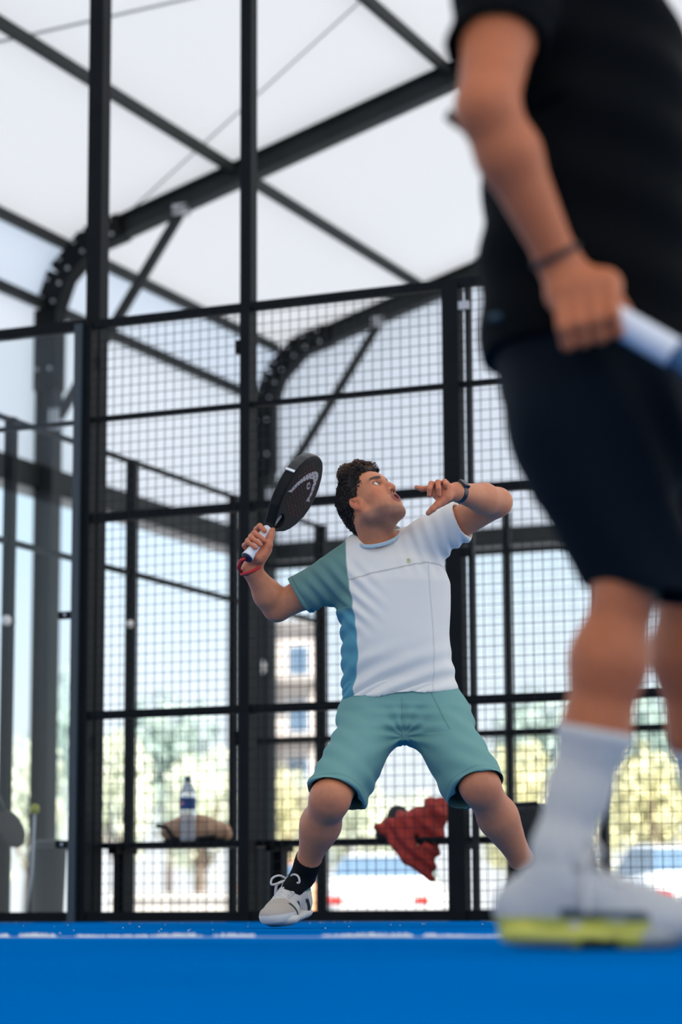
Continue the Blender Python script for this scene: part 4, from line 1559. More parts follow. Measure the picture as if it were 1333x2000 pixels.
hemR = unit(dR + np.array([0.0, -0.15, -0.10]))
hemL = unit(dL + np.array([0.25, 0.0, 0.10]))
cut_local(F, SLR, hemR, 0.16)
cut_local(F, SLL, hemL, 0.16)
F.cap(lerp(SH_R, EL_R, 0.35), lerp(SH_R, EL_R, 1.0), 0.058, 0.064, 0.004, sub=True)
F.cap(lerp(SH_L, EL_L, 0.25), lerp(SH_L, EL_L, 1.0), 0.058, 0.064, 0.004, sub=True)
F.half(PT(790, 1357, 7.8), unit([0.07, 0, -1]))
F.loft([stn(1400, 672, 893, 7.885, 0.122), stn(1335, 673, 887, 7.885, 0.124)], 0.004, 2.4, sub=True)
# neck hole
nv = unit(hw([-0.026, 0, -0.035])[0] - NECK)
F.cap(PT(741, 1027, 7.815), PT(735, 985, 7.82), 0.064, 0.085, 0.003, sub=True)
v, f = F.mesh()
v = relax(v, f, 7)
nrm = vnormals(v, f)
axR, axL = PT(662, 1172, 7.80), PT(878, 1100, 7.80)
amp = np.zeros(len(v))
wgt = 1 - ramp(np.linalg.norm(v - axR, axis=1), 0.03, 0.20)
amp += 0.0045 * wgt * fnoise(v, [0.75, 0.1, 0.66], 150, 1, 2.6, 13)
wgt = (1 - ramp(np.linalg.norm(v - axL, axis=1), 0.03, 0.22)) * ramp(v[:, 2], PT(0, 1150, 7.8)[2], PT(0, 1090, 7.8)[2])
amp += 0.0048 * wgt * fnoise(v, [0.97, 0.0, 0.22], 170, 2, 2.6, 13)
zz = v[:, 2]
low = 1 - ramp(zz, PT(0, 1330, 7.8)[2], PT(0, 1200, 7.8)[2])
amp += 0.0050 * low * fnoise(v, [-0.42, 0.1, 0.90], 105, 3, 2.4, 10) * np.clip(0.45 + 0.8 * snoise(v, 11, 12), 0, 1.2)
lside = ramp(-v[:, 0], -PT(700, 1250, 7.8)[0], -PT(670, 1250, 7.8)[0]) * ramp(zz, PT(0, 1370, 7.8)[2], PT(0, 1300, 7.8)[2])
amp += 0.0045 * lside * fnoise(v, [0.35, 0.1, 1.0], 120, 4, 2.6, 16) * (zz < PT(0, 1190, 7.8)[2])
amp += 0.0022 * snoise(v, 16, 14) + 0.0012 * snoise(v, 40, 15)
v2 = v + nrm * amp[:, None]


def px_of(p):
    d = p - CAM
    k = d @ _f
    return 666.5 + F_PX * (d @ _r) / k, 1000 - F_PX * (d @ _u) / k


# panel borders follow the body: measured across the shirt, not painted from the camera
xs, zs = v[:, 0], v[:, 2]
bz = np.array([PT(0, q, 7.75)[2] for q in (1368, 1345, 1290, 1230, 1175, 1125, 1090, 1050)])
bx = np.array([PT(q, 1200, 7.75)[0] for q in (692, 690, 700, 697, 689, 680, 677, 676)])
border = np.interp(zs, bz, bx)
wt_ = (1 - ramp(xs - border, -0.0022, 0.0022))[:, None]
blue_lit = (1 - ramp(zs, PT(0, 1205, 7.75)[2], PT(0, 1180, 7.75)[2]))[:, None]
tcol = TEAL * (1 - blue_lit) + TEAL * [0.72, 1.18, 1.6] * blue_lit  # blue light on the lower side panel put into its teal
col = PALE * (1 - wt_) + tcol * wt_
teal = xs < border
# yoke seam and side seam
yz = np.interp(xs, [PT(q, 1100, 7.75)[0] for q in (690, 725, 760, 800, 830, 850, 880)], [PT(0, q, 7.75)[2] for q in (1133, 1123, 1116, 1107, 1101, 1101, 1112)])
w = ((1 - ramp(np.abs(zs - yz), 0.0004, 0.0042)) * ~teal)[:, None]
col = col * (1 - 0.42 * w)
sx = PT(843, 1250, 7.75)[0]
w = ((1 - ramp(np.abs(xs - sx - 0.008 * np.sin(zs * 9)), 0.0003, 0.0036)) * (zs < yz) * ~teal)[:, None]
col = col * (1 - 0.22 * w)
w = ((xs < PT(655, 1100, 7.8)[0]) & (zs > PT(0, 1215, 7.8)[2])) * (1 - ramp(np.abs((v - SLR) @ hemR + 0.018), 0.0003, 0.0036))
col = col * (1 - 0.35 * w[:, None])
shirt = mesh_obj('shirt', v2, f, M_cloth, pl, True, col)
# ribbed collar round the neck
F = Field(PT(670, 1095, 7.70), PT(800, 1020, 7.98) + [0, 0, 0.02], 0.0028)
cp = []
for i in range(29):
    a = 2 * math.pi * i / 28
    q = PT(740 + 44 * math.cos(a), 1048 - 9 * math.cos(a) + 17 * math.sin(a), 7.838 - 0.074 * math.sin(a))
    cp.append(q)
for i in range(28):
    F.cap(cp[i], cp[i + 1], 0.0072, 0.0072, 0.002, (unit(np.array([cp[i][0], cp[i][1], 0]) - np.array([PT(737, 1054, 7.845)[0], 7.845, 0])), 1.9))
cv_, cf_ = F.mesh()
mesh_obj('collar', cv_, cf_, mat('pale_blue_rib', (0.46, 0.55, 0.58), 0.8, bump=(500, 0.3, 0.001)), shirt, True)
# small yellow spiral emblem on the chest
ec = PT(799, 1095, 7.72)
M_emb = mat('yellow_print', (0.62, 0.64, 0.22), 0.6)


def on_shirt(px, py):
    w = np.linalg.norm((v2 - PT(px, py, 7.74)) * [1, 0.15, 1], axis=1) + (v2[:, 1] > 7.85) * 10
    i = int(np.argmin(w))
    return v2[i] + np.array([0, -0.0015, 0])


sp = []
for i in range(22):
    a = i * 0.42
    r = 1.5 + 5.5 * i / 22
    q = on_shirt(799, 1095)
    sp.append(q + np.array([r * 0.62 * math.cos(a) + 0.1 * r * math.sin(a), 0, r * math.sin(a) * 0.95]) * 0.00163)
MB().tube(sp, 0.0014, 5).build('chest_emblem', M_emb, shirt)

# ---- shorts
F = Field([PT(600, 1400, 7.5)[0], 7.40, PT(0, 1580, 7.5)[2]], [PT(1000, 1400, 7.5)[0], 8.10, PT(0, 1335, 7.9)[2]], 0.0036)
F.loft([stn(1450, 715, 870, 7.88, 0.110), stn(1415, 668, 915, 7.88, 0.130), stn(1385, 662, 916, 7.885, 0.132), stn(1352, 680, 894, 7.885, 0.119), stn(1340, 684, 890, 7.885, 0.116)], 0.02, 2.3)
TR_, TL_ = lerp(HIP_R, KN_R, 0.86), lerp(HIP_L, KN_L, 0.86)
oR, oL = np.array([0.000, 0.004, 0.004]), np.array([-0.004, 0.004, 0.004])
F.cap(HIP_R + oR, lerp(HIP_R, KN_R, 1.12) + oR, 0.103, 0.080, 0.05)
F.cap(HIP_L + oL, lerp(HIP_L, KN_L, 1.12) + oL, 0.103, 0.080, 0.05)
# loose cloth hanging under the thighs
F.cap(lerp(HIP_R, KN_R, 0.4) + [0.020, 0.05, -0.05], lerp(HIP_R, KN_R, 0.95) + [0.035, 0.05, -0.04], 0.055, 0.062, 0.03)
F.cap(lerp(HIP_L, KN_L, 0.4) + [-0.020, 0.05, -0.05], lerp(HIP_L, KN_L, 0.95) + [-0.035, 0.05, -0.045], 0.055, 0.062, 0.03)
nR = unit(unit(KN_R - HIP_R) + np.array([0.10, 0.0, -0.85]))
nL = unit(unit(KN_L - HIP_L) + np.array([-0.05, 0.0, -0.80]))
hR, hL = PT(668, 1527, 7.52), PT(922, 1513, 7.52)
cut_local(F, hR, nR, 0.22)
cut_local(F, hL, nL, 0.22)
F.cap(lerp(HIP_R, KN_R, 0.5) + oR, lerp(HIP_R, KN_R, 1.2) + oR, 0.072, 0.076, 0.003, sub=True)
F.cap(lerp(HIP_L, KN_L, 0.5) + oL, lerp(HIP_L, KN_L, 1.2) + oL, 0.072, 0.076, 0.003, sub=True)
F.cap(lerp(HIP_R, KN_R, 0.6) + [0.030, 0.05, -0.04], lerp(HIP_R, KN_R, 1.2) + [0.036, 0.05, -0.04], 0.048, 0.058, 0.003, sub=True)
F.cap(lerp(HIP_L, KN_L, 0.6) + [-0.030, 0.05, -0.045], lerp(HIP_L, KN_L, 1.2) + [-0.036, 0.05, -0.045], 0.048, 0.058, 0.003, sub=True)
v, f = F.mesh()
v = relax(v, f, 2)
nrm = vnormals(v, f)
cr = PT(790, 1440, 7.78)
dc = v - cr
ang = np.arctan2(dc[:, 2], dc[:, 0])
rad = np.linalg.norm(dc[:, [0, 2]], axis=1)
w1 = (1 - ramp(rad, 0.03, 0.26)) * ramp(rad, 0.0, 0.03)
amp = 0.0055 * w1 * np.sin(ang * 11 + 2.5 * snoise(v, 14, 21)) * (0.5 + 0.5 * snoise(v, 11, 27))
amp += 0.0034 * (1 - ramp(rad, 0.05, 0.2)) * fnoise(v, [0.05, 0, 1], 170, 22, 2.2, 12) * (v[:, 2] > PT(0, 1440, 7.8)[2])
amp += 0.0030 * ramp(rad, 0.10, 0.2) * fnoise(v, [0.6, 0.2, 0.8], 90, 23, 2.0, 7) + 0.0015 * snoise(v, 40, 24)
amp *= 1 - ramp(v[:, 2], PT(0, 1395, 7.8)[2], PT(0, 1372, 7.8)[2])
v2 = v + nrm * amp[:, None]
col = pick(len(v), SHORT)
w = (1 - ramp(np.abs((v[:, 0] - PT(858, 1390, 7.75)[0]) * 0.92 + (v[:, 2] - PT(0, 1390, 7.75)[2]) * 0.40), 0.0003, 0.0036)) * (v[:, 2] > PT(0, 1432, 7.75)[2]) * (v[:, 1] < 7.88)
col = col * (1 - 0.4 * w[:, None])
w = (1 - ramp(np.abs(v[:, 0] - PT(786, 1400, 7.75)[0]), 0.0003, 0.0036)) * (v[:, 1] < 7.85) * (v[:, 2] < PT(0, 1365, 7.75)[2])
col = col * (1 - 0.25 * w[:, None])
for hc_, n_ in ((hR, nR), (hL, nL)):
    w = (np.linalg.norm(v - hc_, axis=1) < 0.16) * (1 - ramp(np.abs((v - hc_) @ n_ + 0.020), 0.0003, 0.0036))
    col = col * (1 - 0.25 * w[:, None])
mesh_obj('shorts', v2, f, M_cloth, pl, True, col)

# ---- socks and shoes
M_sock = mat('black_sock', (0.008, 0.009, 0.010), 0.85, bump=(600, 0.3, 0.001), spec=0.1)


def sock(parent, kn, an, t0, fd, m, rr, h=0.0035, toe=0.05):
    F = Field(np.minimum(lerp(kn, an, t0), an) - 0.11, np.maximum(lerp(kn, an, t0), an) + 0.11, h)
    a = lerp(kn, an, t0)
    F.cap(lerp(kn, an, t0 - 0.06), lerp(kn, an, (t0 + 1) / 2), rr[0], rr[1], 0.01)
    F.cap(lerp(kn, an, (t0 + 1) / 2), an, rr[1], rr[2], 0.01)
    F.cap(an, an + fd * toe - UP * 0.03, rr[2], rr[2] * 0.9, 0.015)
    F.half(a, unit(kn - an))
    v, f = F.mesh()
    v = relax(v, f, 1)
    d = (v - a) @ unit(an - kn)
    v = v + vnormals(v, f) * (0.0006 * np.sin(np.arctan2((v - a)[:, 0], (v - a)[:, 1]) * 26) + 0.0015 * (d < 0.03))[:, None]
    return mesh_obj('sock', v, f, m, parent, True)


sock(pl, KN_R, AN_R, 0.76, FD_R, M_sock, (0.043, 0.040, 0.038))
sock(pl, KN_L, AN_L, 0.80, FD_L, M_sock, (0.043, 0.040, 0.038))
hl_R = PT(597, 1795, 7.90)
toe_R = PT(516, 1817, 7.60)
make_shoe(pl, 'shoe', hl_R - unit(toe_R - hl_R) * 0.012, toe_R - hl_R, UP + np.array([-0.05, 0.02, 0]), 0.305, SHOE1)
hl_L = PT(1034, 1800, 7.93)
make_shoe(pl, 'shoe', np.array([hl_L[0], 7.93, 0.012]), FD_L, UP, 0.305, SHOE1)

# ---- watch on the left wrist
wa = unit(WR_L - EL_L)
wc = lerp(EL_L, WR_L, 0.97)
M_watch = mat('black_watch', (0.012, 0.013, 0.015), 0.35)
wt = empty('watch', wc)
wt.parent = pl
wt.location = Vector(wc) - parent_world(pl)
F = Field(wc - 0.06, wc + 0.06, 0.002)
F.cap(wc - wa * 0.010, wc + wa * 0.010, 0.0335, 0.0325, 0.002)
F.half(wc + wa * 0.011, wa)
F.half(wc - wa * 0.011, -wa)
F.cap(wc - wa * 0.05, wc + wa * 0.05, 0.029, 0.029, 0.001, sub=True)
v, f = F.mesh()
mesh_obj('strap', v, f, M_watch, wt, True)
wo = unit(np.cross(wa, [1, 0, 0]))
wu = unit(np.array([0.15, -0.75, 0.6]) - wa * wa.dot([0.15, -0.75, 0.6]))
MB().box(wc + wu * 0.034, wa * 0.014, np.cross(wa, wu) * 0.016, wu * 0.005).build('case', M_watch, wt)

# ================================================================== RACKET OF THE PLAYER
rk = empty('padel_racket', RB_, 'black padel racket with grey curved emblem, raised by the player in teal shorts', 'racket')
M_rkt = mat('black_racket', (0.006, 0.0065, 0.007), 0.5, noise=(20, 0.2), spec=0.15)
M_rim = mat('racket_rim', (0.025, 0.025, 0.022), 0.35, spec=0.4)
VH = [0.10, 0.145, 0.165, 0.19, 0.22, 0.26, 0.30, 0.34, 0.38, 0.41, 0.435, 0.449, 0.455]
HWD = [0.016, 0.018, 0.040, 0.067, 0.088, 0.106, 0.114, 0.113, 0.101, 0.081, 0.055, 0.027, 0.004]
h = 0.0025
F = Field([-0.145, 0.12, -0.03], [0.145, 0.47, 0.03], h)


def rfn(P):
    wv, vv, nv_ = P
    hwv = np.interp(vv, VH, HWD)
    # distance to a rounded outline
    d = (np.abs(wv) - hwv) * 0.80
    d = np.maximum(d, np.maximum(vv - 0.455, 0.135 - vv))
    dn = np.abs(nv_) - 0.019
    k = 0.008
    q = np.maximum(k - np.abs(d - dn), 0) / k
    return np.maximum(d, dn) + q * q * k * 0.25


F.v[:] = rfn((F.ax[0][:, None, None], F.ax[1][None, :, None], F.ax[2][None, None, :]))
F.cap([0.0, 0.158, -0.05], [0.0, 0.158, 0.05], 0.010, 0.010, 0.002, sub=True)
F.cap([0.0, 0.178, -0.05], [0.0, 0.178, 0.05], 0.024, 0.024, 0.004, sub=True)
# shallow step between rim and face
F.v[:] = np.maximum(F.v, 0)* 0 + F.v
v, f = F.mesh()
v = relax(v, f, 2)
mesh_obj('head', rkt(0, 0, 0) + (v[:, :1] * RW + v[:, 1:2] * RA + v[:, 2:3] * RN) * RK, f, M_rkt, rk, True)
# centre bridge in the throat
MB().bar(rkt(0, 0.145, 0), rkt(0, 0.205, 0), 0.010, 0.022, RN).build('throat_bridge', mat('grey_bridge', (0.30, 0.29, 0.27), 0.4), rk)
# rim guard round the top of the head
VG = np.linspace(0.30, 0.4548, 26)
rimp = [(-float(np.interp(q, VH, HWD)), q) for q in VG] + [(float(np.interp(q, VH, HWD)), q) for q in VG[::-1]]
rg_ = MB()
vs, fs = [], []
cen = np.array([0, 0.30])
for wv, q in rimp:
    o_ = unit([wv, (q - 0.30)])
    for rr, nn_ in ((0.000, -0.0165), (0.0028, -0.013), (0.0028, 0.013), (0.000, 0.0165)):
        vs.append(rkt(wv + o_[0] * rr, q + o_[1] * rr, nn_))
for i in range(len(rimp) - 1):
    for k in range(3):
        fs.append((4 * i + k, 4 * i + k + 1, 4 * i + 5 + k, 4 * i + 4 + k))
rg_.add(vs, fs).build('rim_guard', M_rim, rk, True)
# white mark across the rim
M_wht = mat('white_print', (0.78, 0.78, 0.76), 0.5)
q = 0.305
ww = float(np.interp(q, VH, HWD))
MB().box(rkt(-ww - 0.0018, q, 0), RW * 0.002, RA * 0.0045, RN * 0.0165).build('rim_mark', M_wht, rk)
# white grip with dark top edge and butt cap
M_grip = mat('white_grip', (0.74, 0.74, 0.74), 0.7, bump=(300, 0.3, 0.001))
prof = []
gripv = MB()
pts, rad_ = [], []
for i in range(25):
    t = i / 24
    vv = 0.004 + t * 0.142
    pts.append(RB_ + RA * vv * RK)
    rad_.append(0.0168 + 0.0008 * (i % 2) + (0.004 * (1 - t / 0.15) if t < 0.15 else 0))
gripv.tube(pts, rad_, 18).build('grip', M_grip, rk, True)
MB().tube([RB_ - RA * 0.002, RB_ + RA * 0.005], [0.0185, 0.0205], 18).build('butt_cap', mat('navy_cap', (0.012, 0.016, 0.035), 0.5), rk, True)
gt = MB()
for i in range(4):
    a = 10 + i * 14
    b_ = around(0.139 * RK, a, 0.0182)
    gt.box(b_, RA * 0.0018, unit(np.cross(RA, b_ - RB_)) * 0.0016, unit(b_ - RB_ - RA * RA.dot(b_ - RB_)) * 0.0006)
gt.build('grip_print', M_black, rk)
# red wrist strap from the butt round the wrist
M_strap = mat('red_strap', (0.55, 0.012, 0.018), 0.6)
wx = unit(WR_R - EL_R)
wb_ = lerp(EL_R, WR_R, 1.0)
u1 = unit(np.cross(wx, [0, 1, 0.0])); u2 = np.cross(wx, u1)
ring = [wb_ + 0.0345 * (u1 * math.cos(a) + u2 * math.sin(a)) + wx * 0.012 * math.sin(a * 1 + 0.6) for a in np.linspace(0, 2 * math.pi, 29)]
MB().tube(ring, 0.0055, 8).build('wrist_strap', M_strap, rk, True)
lft = min(ring, key=lambda p_: p_[0])
MB().tube([RB_ + RA * 0.002, RB_ - RA * 0.010 - SD * 0.014 + np.array([0, -0.01, 0]), lerp(RB_, lft, 0.6) + [-0.016, -0.014, 0.0], lft], [0.004, 0.0055, 0.0055, 0.0055], 8).build('wrist_strap', M_strap, rk, True)


def face_uv(px, py):
    """point of the racket's visible face seen at that pixel -> its own (across, along) measures"""
    d = ray(px, py)
    p0 = rkt(0, 0, 0.0196)
    k = (p0 - CAM).dot(RN) / d.dot(RN)
    q = (CAM + d * k - RB_) / RK
    return q.dot(RW), q.dot(RA)


def flat_poly(name, uv, m, parent, z0=0.0188, z1=0.0198):
    me = MB()
    n = len(uv)
    lo_ = [rkt(a, b, z0) for a, b in uv]
    hi_ = [rkt(a, b, z1) for a, b in uv]
    me.add(lo_ + hi_, [tuple(range(n, 2 * n))] + [(i, (i + 1) % n, n + (i + 1) % n, n + i) for i in range(n)])
    return me.build(name, m, parent)


M_gp = mat('grey_print', (0.42, 0.40, 0.42), 0.5)
# arch emblem: outer and inner edge from the left foot over the top to the right foot
zx = lambda x, y: (500 + x / 8.887, 870 + y / 8.885)
outer = [(555, 800), (600, 775), (665, 705), (745, 625), (830, 550), (920, 490), (1000, 455), (1050, 450), (1082, 480), (1085, 540), (1065, 610), (1035, 690), (1000, 780), (965, 870), (925, 935), (940, 975)]
inner = [(620, 815), (640, 790), (700, 730), (775, 665), (850, 615), (925, 585), (975, 580), (1000, 600), (1000, 640), (985, 700), (970, 760), (950, 830), (920, 890), (895, 930), (880, 955), (875, 975)]
ou = [face_uv(*zx(*q)) for q in outer]
iu = [face_uv(*zx(*q)) for q in inner]
me = MB()
n = len(ou)
me.add([rkt(a, b, 0.0188) for a, b in ou] + [rkt(a, b, 0.0188) for a, b in iu] + [rkt(a, b, 0.0199) for a, b in ou] + [rkt(a, b, 0.0199) for a, b in iu],
       [(2 * n + i, 2 * n + i + 1, 3 * n + i + 1, 3 * n + i) for i in range(n - 1)] + [(i, i + 1, 2 * n + i + 1, 2 * n + i) for i in range(n - 1)]
       + [(n + i, n + i + 1, 3 * n + i + 1, 3 * n + i) for i in range(n - 1)])
emb = me.build('emblem', M_gp, rk)
flat_poly('emblem_dot', [face_uv(*zx(915 + 30 * math.cos(a) + 14 * math.sin(a), 705 - 62 * math.sin(a) + 6 * math.cos(a))) for a in np.linspace(0, 2 * math.pi, 18, endpoint=False)], M_gp, emb)
flat_poly('emblem_dot', [face_uv(*zx(922 + 14 * math.cos(a), 700 - 30 * math.sin(a))) for a in np.linspace(0, 2 * math.pi, 12, endpoint=False)], M_rkt, emb, 0.0189, 0.0203)
# drilled holes with red rims
M_reddot = mat('red_dot', (0.25, 0.035, 0.04), 0.5)
M_hole = mat('hole_dark', (0.004, 0.004, 0.004), 0.8)
for i in range(-5, 6):
    for j in range(11):
        wv, vv = i * 0.0170 + (0.0085 if j % 2 else 0), 0.235 + j * 0.0165
        if (wv / 0.084) ** 2 + ((vv - 0.325) / 0.100) ** 2 > 1:
            continue
        MB().tube([rkt(wv, vv, 0.0188), rkt(wv, vv, 0.0201)], 0.0034, 8).build('hole_ring', M_reddot, rk)
        MB().tube([rkt(wv, vv, 0.0188), rkt(wv, vv, 0.0203)], 0.0022, 8).build('hole', M_hole, rk)

# ================================================================== THE PLAYER IN BLACK, CLOSE TO THE CAMERA
YF = 3.50
pb = empty('person', PT(1130, 1857, YF) * [1, 1, 0],
           'player in black shirt and black shorts standing in front on the right, racket in hand', 'person')
M_blk = mat('black_shirt_cloth', (0.0032, 0.0038, 0.0042), 0.85, bump=(700, 0.15, 0.0006), spec=0.06)
M_navy = mat('navy_black_shorts', (0.0025, 0.0055, 0.0095), 0.8, bump=(700, 0.15, 0.0006), spec=0.08)
M_wsock = mat('white_sock', (0.62, 0.58, 0.52), 0.9, bump=(500, 0.35, 0.0012), spec=0.1)

S2 = PT(1002, -105, 3.44); E2 = PT(952, 212, 3.30); W2 = PT(1092, 512, 3.36)
parts = []
F = Field(np.minimum.reduce([S2, E2, W2]) - [0.10, 0.13, 0.16], np.maximum.reduce([S2, E2, W2]) + [0.14, 0.12, 0.10], 0.0034)
F.cap(S2, lerp(S2, E2, 0.55), 0.060, 0.053, 0.02)
F.cap(lerp(S2, E2, 0.55), E2, 0.053, 0.043, 0.02)
F.cap(E2, lerp(E2, W2, 0.30), 0.042, 0.0445, 0.02)
F.cap(lerp(E2, W2, 0.30), W2, 0.0445, 0.0285, 0.02)
GA = unit(PT(1330, 697, 3.36) - PT(1115, 575, 3.37))     # along the grip


def g2(px, py, dy):
    return PT(px, py, 3.36 + dy)


F.cap(W2, g2(1135, 565, 0.0), 0.028, 0.032, 0.02, (unit([0, 1, 0]), 1.25))
F.cap(g2(1105, 575, -0.004), g2(1180, 560, -0.004), 0.030, 0.028, 0.02)
kn = [(1098, 590), (1128, 582), (1160, 575), (1193, 566)]
for i, (x, y) in enumerate(kn):
    rr = (0.0100, 0.0108, 0.0112, 0.0108)[i]
    F.chain([g2(x, y, -0.020), g2(x + 4, y + 48, -0.034), g2(x + 12, y + 82, -0.016), g2(x + 18, y + 80, 0.014)], [rr * 1.3, rr * 1.05, rr, rr * 0.9], 0.004)
F.chain([g2(1150, 560, 0.020), g2(1195, 572, 0.028), g2(1222, 610, 0.022)], [0.018, 0.013, 0.011], 0.008)
v, f = F.mesh()
parts.append((relax(v, f, 2), f))
K2 = PT(1222, 1160, 3.47)
LP = [PT(1150, 830, 3.52), PT(1224, 1150, 3.47), PT(1190, 1290, 3.48), PT(1164, 1430, 3.49), PT(1129, 1550, 3.50), PT(1098, 1660, 3.50), PT(1092, 1740, 3.50)]
F = Field(np.minimum.reduce(LP) - 0.12, np.maximum.reduce(LP) + 0.12, 0.005)
F.chain(LP, [0.075, 0.041, 0.053, 0.0455, 0.0385, 0.036, 0.034], 0.03)
v, f = F.mesh()
parts.append((relax(v, f, 2), f))
LQ = [PT(1260, 830, 3.72), PT(1352, 1140, 3.76), PT(1346, 1280, 3.78), PT(1368, 1430, 3.81), PT(1400, 1560, 3.84), PT(1425, 1690, 3.86), PT(1430, 1760, 3.86)]
F = Field(np.minimum.reduce(LQ) - 0.12, np.maximum.reduce(LQ) + 0.12, 0.005)
F.chain(LQ, [0.078, 0.050, 0.055, 0.0465, 0.0395, 0.037, 0.034], 0.03)
v, f = F.mesh()
parts.append((relax(v, f, 2), f))
# the far arm hangs on the other side of the trunk
S3 = PT(1120, -130, 3.83); E3 = PT(1180, 250, 3.90); W3 = PT(1330, 470, 3.80)
F = Field(np.minimum.reduce([S3, E3, W3]) - 0.13, np.maximum.reduce([S3, E3, W3]) + 0.16, 0.005)
F.chain([S3, E3, lerp(E3, W3, 0.3), W3], [0.058, 0.043, 0.044, 0.029], 0.02)
F.cap(W3, W3 + [0.07, -0.01, -0.02], 0.028, 0.030, 0.02)
for i in range(4):
    q = W3 + np.array([0.10, -0.03 + 0.02 * i, -0.02])
    F.chain([q - [0.03, 0, 0], q + [0.02, 0, -0.01], q + [0.04, 0, -0.035]], [0.011, 0.009, 0.008], 0.003)
F.chain([W3 + [0.04, -0.03, 0], W3 + [0.08, -0.055, 0.01], W3 + [0.10, -0.06, 0.0]], [0.014, 0.011, 0.009], 0.005)
v, f = F.mesh()
parts.append((relax(v, f, 2), f))
# trunk core, neck and head
HO2 = PT(1118, -425, 3.64)
F = Field(PT(930, 860, 3.64) * [1, 0, 1] + [0, 3.40, 0], PT(1400, -330, 3.64) * [1, 0, 1] + [0, 3.90, 0], 0.012)
F.chain([PT(1160, 820, 3.62), PT(1150, 500, 3.63), PT(1140, 200, 3.63), PT(1100, -60, 3.63), PT(1098, -300, 3.64)], [0.12, 0.125, 0.13, 0.11, 0.055], 0.05)
F.cap(S2, S3, 0.05, 0.05, 0.04)
v, f = F.mesh()
parts.append((v, f))


def hw2(p):
    p = np.atleast_2d(p)
    return HO2 + p[:, :1] * np.array([0.97, 0.0, 0.24]) + p[:, 1:2] * np.array([0, 1.0, 0]) + p[:, 2:3] * np.array([-0.24, 0, 0.97])


keep = hlocal[:, 2] > -0.16
remap = -np.ones(len(hlocal), int)
remap[keep] = np.arange(keep.sum())
hf_ = parts_head_faces
hf_ = hf_[keep[hf_].all(1)]
parts.append((hw2(hlocal[keep]), remap[hf_]))
bv, bfc = join_meshes(parts)
SK2 = np.array([0.50, 0.142, 0.050])
cols = pick(len(bv), SK2)
cols[len(bv) - int(keep.sum()):] = hc[keep]
mesh_obj('body', bv, bfc, M_skin, pb, True, cols)
hv2 = hair_local
mesh_obj('hair', hw2(hv2[0]), hv2[1], M_hair, pb, True, hv2[2])
for s in (-1, 1):
    F = Field([0.05, s * 0.031 - 0.02, 0.005], [0.10, s * 0.031 + 0.02, 0.05], 0.002)
    F.ell([0.0755, s * 0.031, 0.0275], [0.0125, 0.0125, 0.0115], 0)
    v, f = F.mesh()
    mesh_obj('eye', hw2(v), f, M_eye, pb, True)

# shirt


def st2(py, x0, x1, Y, wy):
    a, b = PT(x0, py, Y), PT(x1, py, Y)
    return (a[2], (a[0] + b[0]) / 2, Y, (b[0] - a[0]) / 2, wy)


F = Field([PT(870, 0, 3.3)[0], 3.28, PT(0, 740, 3.6)[2]], [PT(1420, 0, 3.6)[0], 3.98, PT(0, -270, 3.6)[2]], 0.006)
F.loft([st2(705, 940, 1365, 3.62, 0.195), st2(560, 938, 1362, 3.62, 0.195), st2(400, 946, 1360, 3.62, 0.195), st2(250, 945, 1355, 3.62, 0.20),
        st2(100, 935, 1330, 3.63, 0.205), st2(0, 930, 1292, 3.63, 0.205), st2(-90, 945, 1250, 3.63, 0.20), st2(-170, 980, 1210, 3.63, 0.17), st2(-230, 1030, 1170, 3.63, 0.11)], 0.02, 2.5)
F.cap(S2, lerp(S2, E2, 0.90), 0.072, 0.072, 0.04)
F.cap(S3, lerp(S3, E3, 0.60), 0.070, 0.066, 0.04)
d2 = unit(unit(E2 - S2) + np.array([0.10, 0.0, 0.05]))
cut_local(F, PT(985, 98, 3.36), d2, 0.13)
F.cap(lerp(S2, E2, 0.35), lerp(S2, E2, 1.0), 0.060, 0.064, 0.004, sub=True)
F.cap(PT(1100, -255, 3.63), PT(1100, -340, 3.63), 0.064, 0.080, 0.003, sub=True)
v, f = F.mesh()
v = relax(v, f, 2)
v = v + vnormals(v, f) * (0.007 * snoise(v, 14, 31) + 0.004 * fnoise(v, [0.3, 0.1, 1], 60, 32, 2, 6))[:, None]
sh2 = mesh_obj('shirt', v, f, M_blk, pb, True)
lg = PT(985, 632, 3.545)
i = int(np.argmin(np.linalg.norm((v - lg) * [1, 0.4, 1], axis=1) + (v[:, 1] > 3.64) * 9))
lc = v[i]
F = Field(lc - 0.04, lc + 0.04, 0.0025)
F.ell(lc, [0.016, 0.010, 0.006], 0)
vv_, ff_ = F.mesh()
mesh_obj('logo_patch', vv_, ff_, mat('dull_teal_print', (0.04, 0.085, 0.095), 0.6), sh2, True)

# shorts
F = Field([PT(920, 0, 3.4)[0], 3.28, PT(0, 1190, 3.4)[2]], [PT(1480, 0, 3.6)[0], 4.02, PT(0, 640, 3.6)[2]], 0.006)
F.loft([st2(960, 1060, 1400, 3.62, 0.165), st2(860, 1012, 1380, 3.62, 0.18), st2(760, 975, 1368, 3.62, 0.185), st2(660, 955, 1355, 3.62, 0.18)], 0.03, 2.4)
F.cap(PT(1140, 850, 3.53), PT(1300, 1230, 3.47), 0.110, 0.084, 0.06)
F.cap(PT(1270, 850, 3.72), PT(1395, 1160, 3.76), 0.105, 0.092, 0.06)
n2 = unit(np.array([0.28, 0.0, -0.96]))
cut_local(F, PT(1272, 1165, 3.47), unit(np.array([-0.15, 0.0, -1.0])), 0.155)
cut_local(F, PT(1400, 1100, 3.76), unit(np.array([0.10, 0.0, -1.0])), 0.155)
F.cap(PT(1262, 1150, 3.478), PT(1300, 1280, 3.47), 0.058, 0.070, 0.004, sub=True)
F.cap(PT(1378, 1080, 3.755), PT(1400, 1230, 3.76), 0.066, 0.076, 0.004, sub=True)
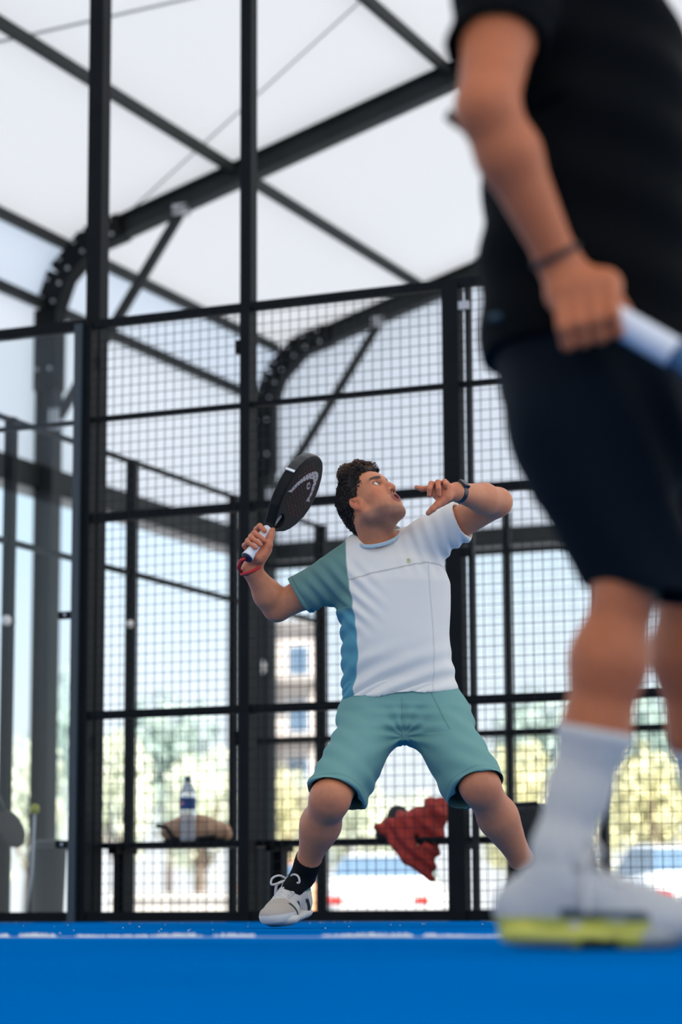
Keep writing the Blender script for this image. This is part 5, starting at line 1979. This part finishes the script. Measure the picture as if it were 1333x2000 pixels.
v, f = F.mesh()
v = relax(v, f, 2)
v = v + vnormals(v, f) * (0.005 * snoise(v, 18, 41) + 0.004 * fnoise(v, [0.8, 0.1, 0.5], 70, 42, 2, 6))[:, None]
mesh_obj('shorts', v, f, M_navy, pb, True)


def sock2(P, R, top, toe):
    F = Field(np.minimum.reduce(P) - 0.10, np.maximum.reduce(P) + 0.10, 0.004)
    F.chain(P, R, 0.02)
    F.cap(P[-1], toe, R[-1], 0.032, 0.02)
    F.half(top, unit(P[0] - P[1]))
    v, f = F.mesh()
    v = relax(v, f, 2)
    d = (v - top) @ unit(P[1] - P[0])
    an = np.arctan2((v - top)[:, 0], (v - top)[:, 1])
    v = v + vnormals(v, f) * (0.0012 * np.sin(an * 24) * ramp(d, 0.02, 0.03) + 0.002 * (d < 0.02))[:, None]
    return mesh_obj('sock', v, f, M_wsock, pb, True)


sock2([PT(1172, 1385, 3.487), LP[3], LP[4], LP[5], LP[6]], [0.052, 0.0495, 0.0425, 0.040, 0.038], PT(1165, 1424, 3.49), PT(1115, 1795, 3.50))
sock2([PT(1360, 1400, 3.80), LQ[3], LQ[4], LQ[5], LQ[6]], [0.053, 0.0500, 0.0435, 0.041, 0.038], PT(1368, 1446, 3.81), PT(1445, 1800, 3.87))
hx = PT(968, 1850, 3.50)
make_shoe(pb, 'shoe', np.array([hx[0], 3.50, 0.001]), [1.0, 0.04, 0.0], UP, 0.310, SHOE2, True, 0.0036, 0.034)
hx = PT(1330, 1850, 3.86)
make_shoe(pb, 'shoe', np.array([hx[0], 3.86, 0.001]), [1.0, -0.10, 0.0], UP, 0.310, SHOE2, True, 0.0045, 0.034)
# dark bracelet
bx_ = unit(W2 - E2)
bc_ = lerp(E2, W2, 0.955)
u1 = unit(np.cross(bx_, [0, 1, 0.0])); u2 = np.cross(bx_, u1)
MB().tube([bc_ + 0.0325 * (u1 * math.cos(a) + u2 * math.sin(a)) for a in np.linspace(0, 2 * math.pi, 25)], 0.0055, 8).build('bracelet', mat('brown_bracelet', (0.045, 0.022, 0.014), 0.7), pb, True)

# racket in his hand
r2 = empty('padel_racket', g2(1110, 572, 0), 'padel racket with white grip and blue throat held by the player in black', 'racket')
gb = g2(1112, 573, 0.002)
pts, rad_ = [], []
for i in range(23):
    t = i / 22
    pts.append(gb + GA * t * 0.175)
    rad_.append(0.0215 + 0.0010 * (i % 2))
MB().tube(pts, rad_, 16).build('grip', M_grip, r2, True)
MB().tube([gb - GA * 0.006, gb], [0.021, 0.024], 16).build('butt_cap', M_black, r2, True)
gw2 = unit(np.array([0.25, 0.85, 0.35]) - GA * GA.dot([0.25, 0.85, 0.35]))
gn2 = np.cross(GA, gw2)
M_bluer = mat('blue_racket', (0.012, 0.075, 0.17), 0.4)
F = Field(gb + GA * 0.30 - 0.22, gb + GA * 0.30 + 0.22, 0.004)
F.ell(gb + GA * 0.345, [0.135, 0.130, 0.019], 0.01, np.array([GA, gw2, gn2]))
F.cap(gb + GA * 0.172, gb + GA * 0.255 + gw2 * 0.07, 0.017, 0.019, 0.01)
F.cap(gb + GA * 0.172, gb + GA * 0.255 - gw2 * 0.07, 0.017, 0.019, 0.01)
v, f = F.mesh()
mesh_obj('head', relax(v, f, 2), f, M_bluer, r2, True)
MB().tube([gb + GA * 0.172, gb + GA * 0.182], [0.023, 0.021], 16).build('grip_ring', M_bluer, r2, True)
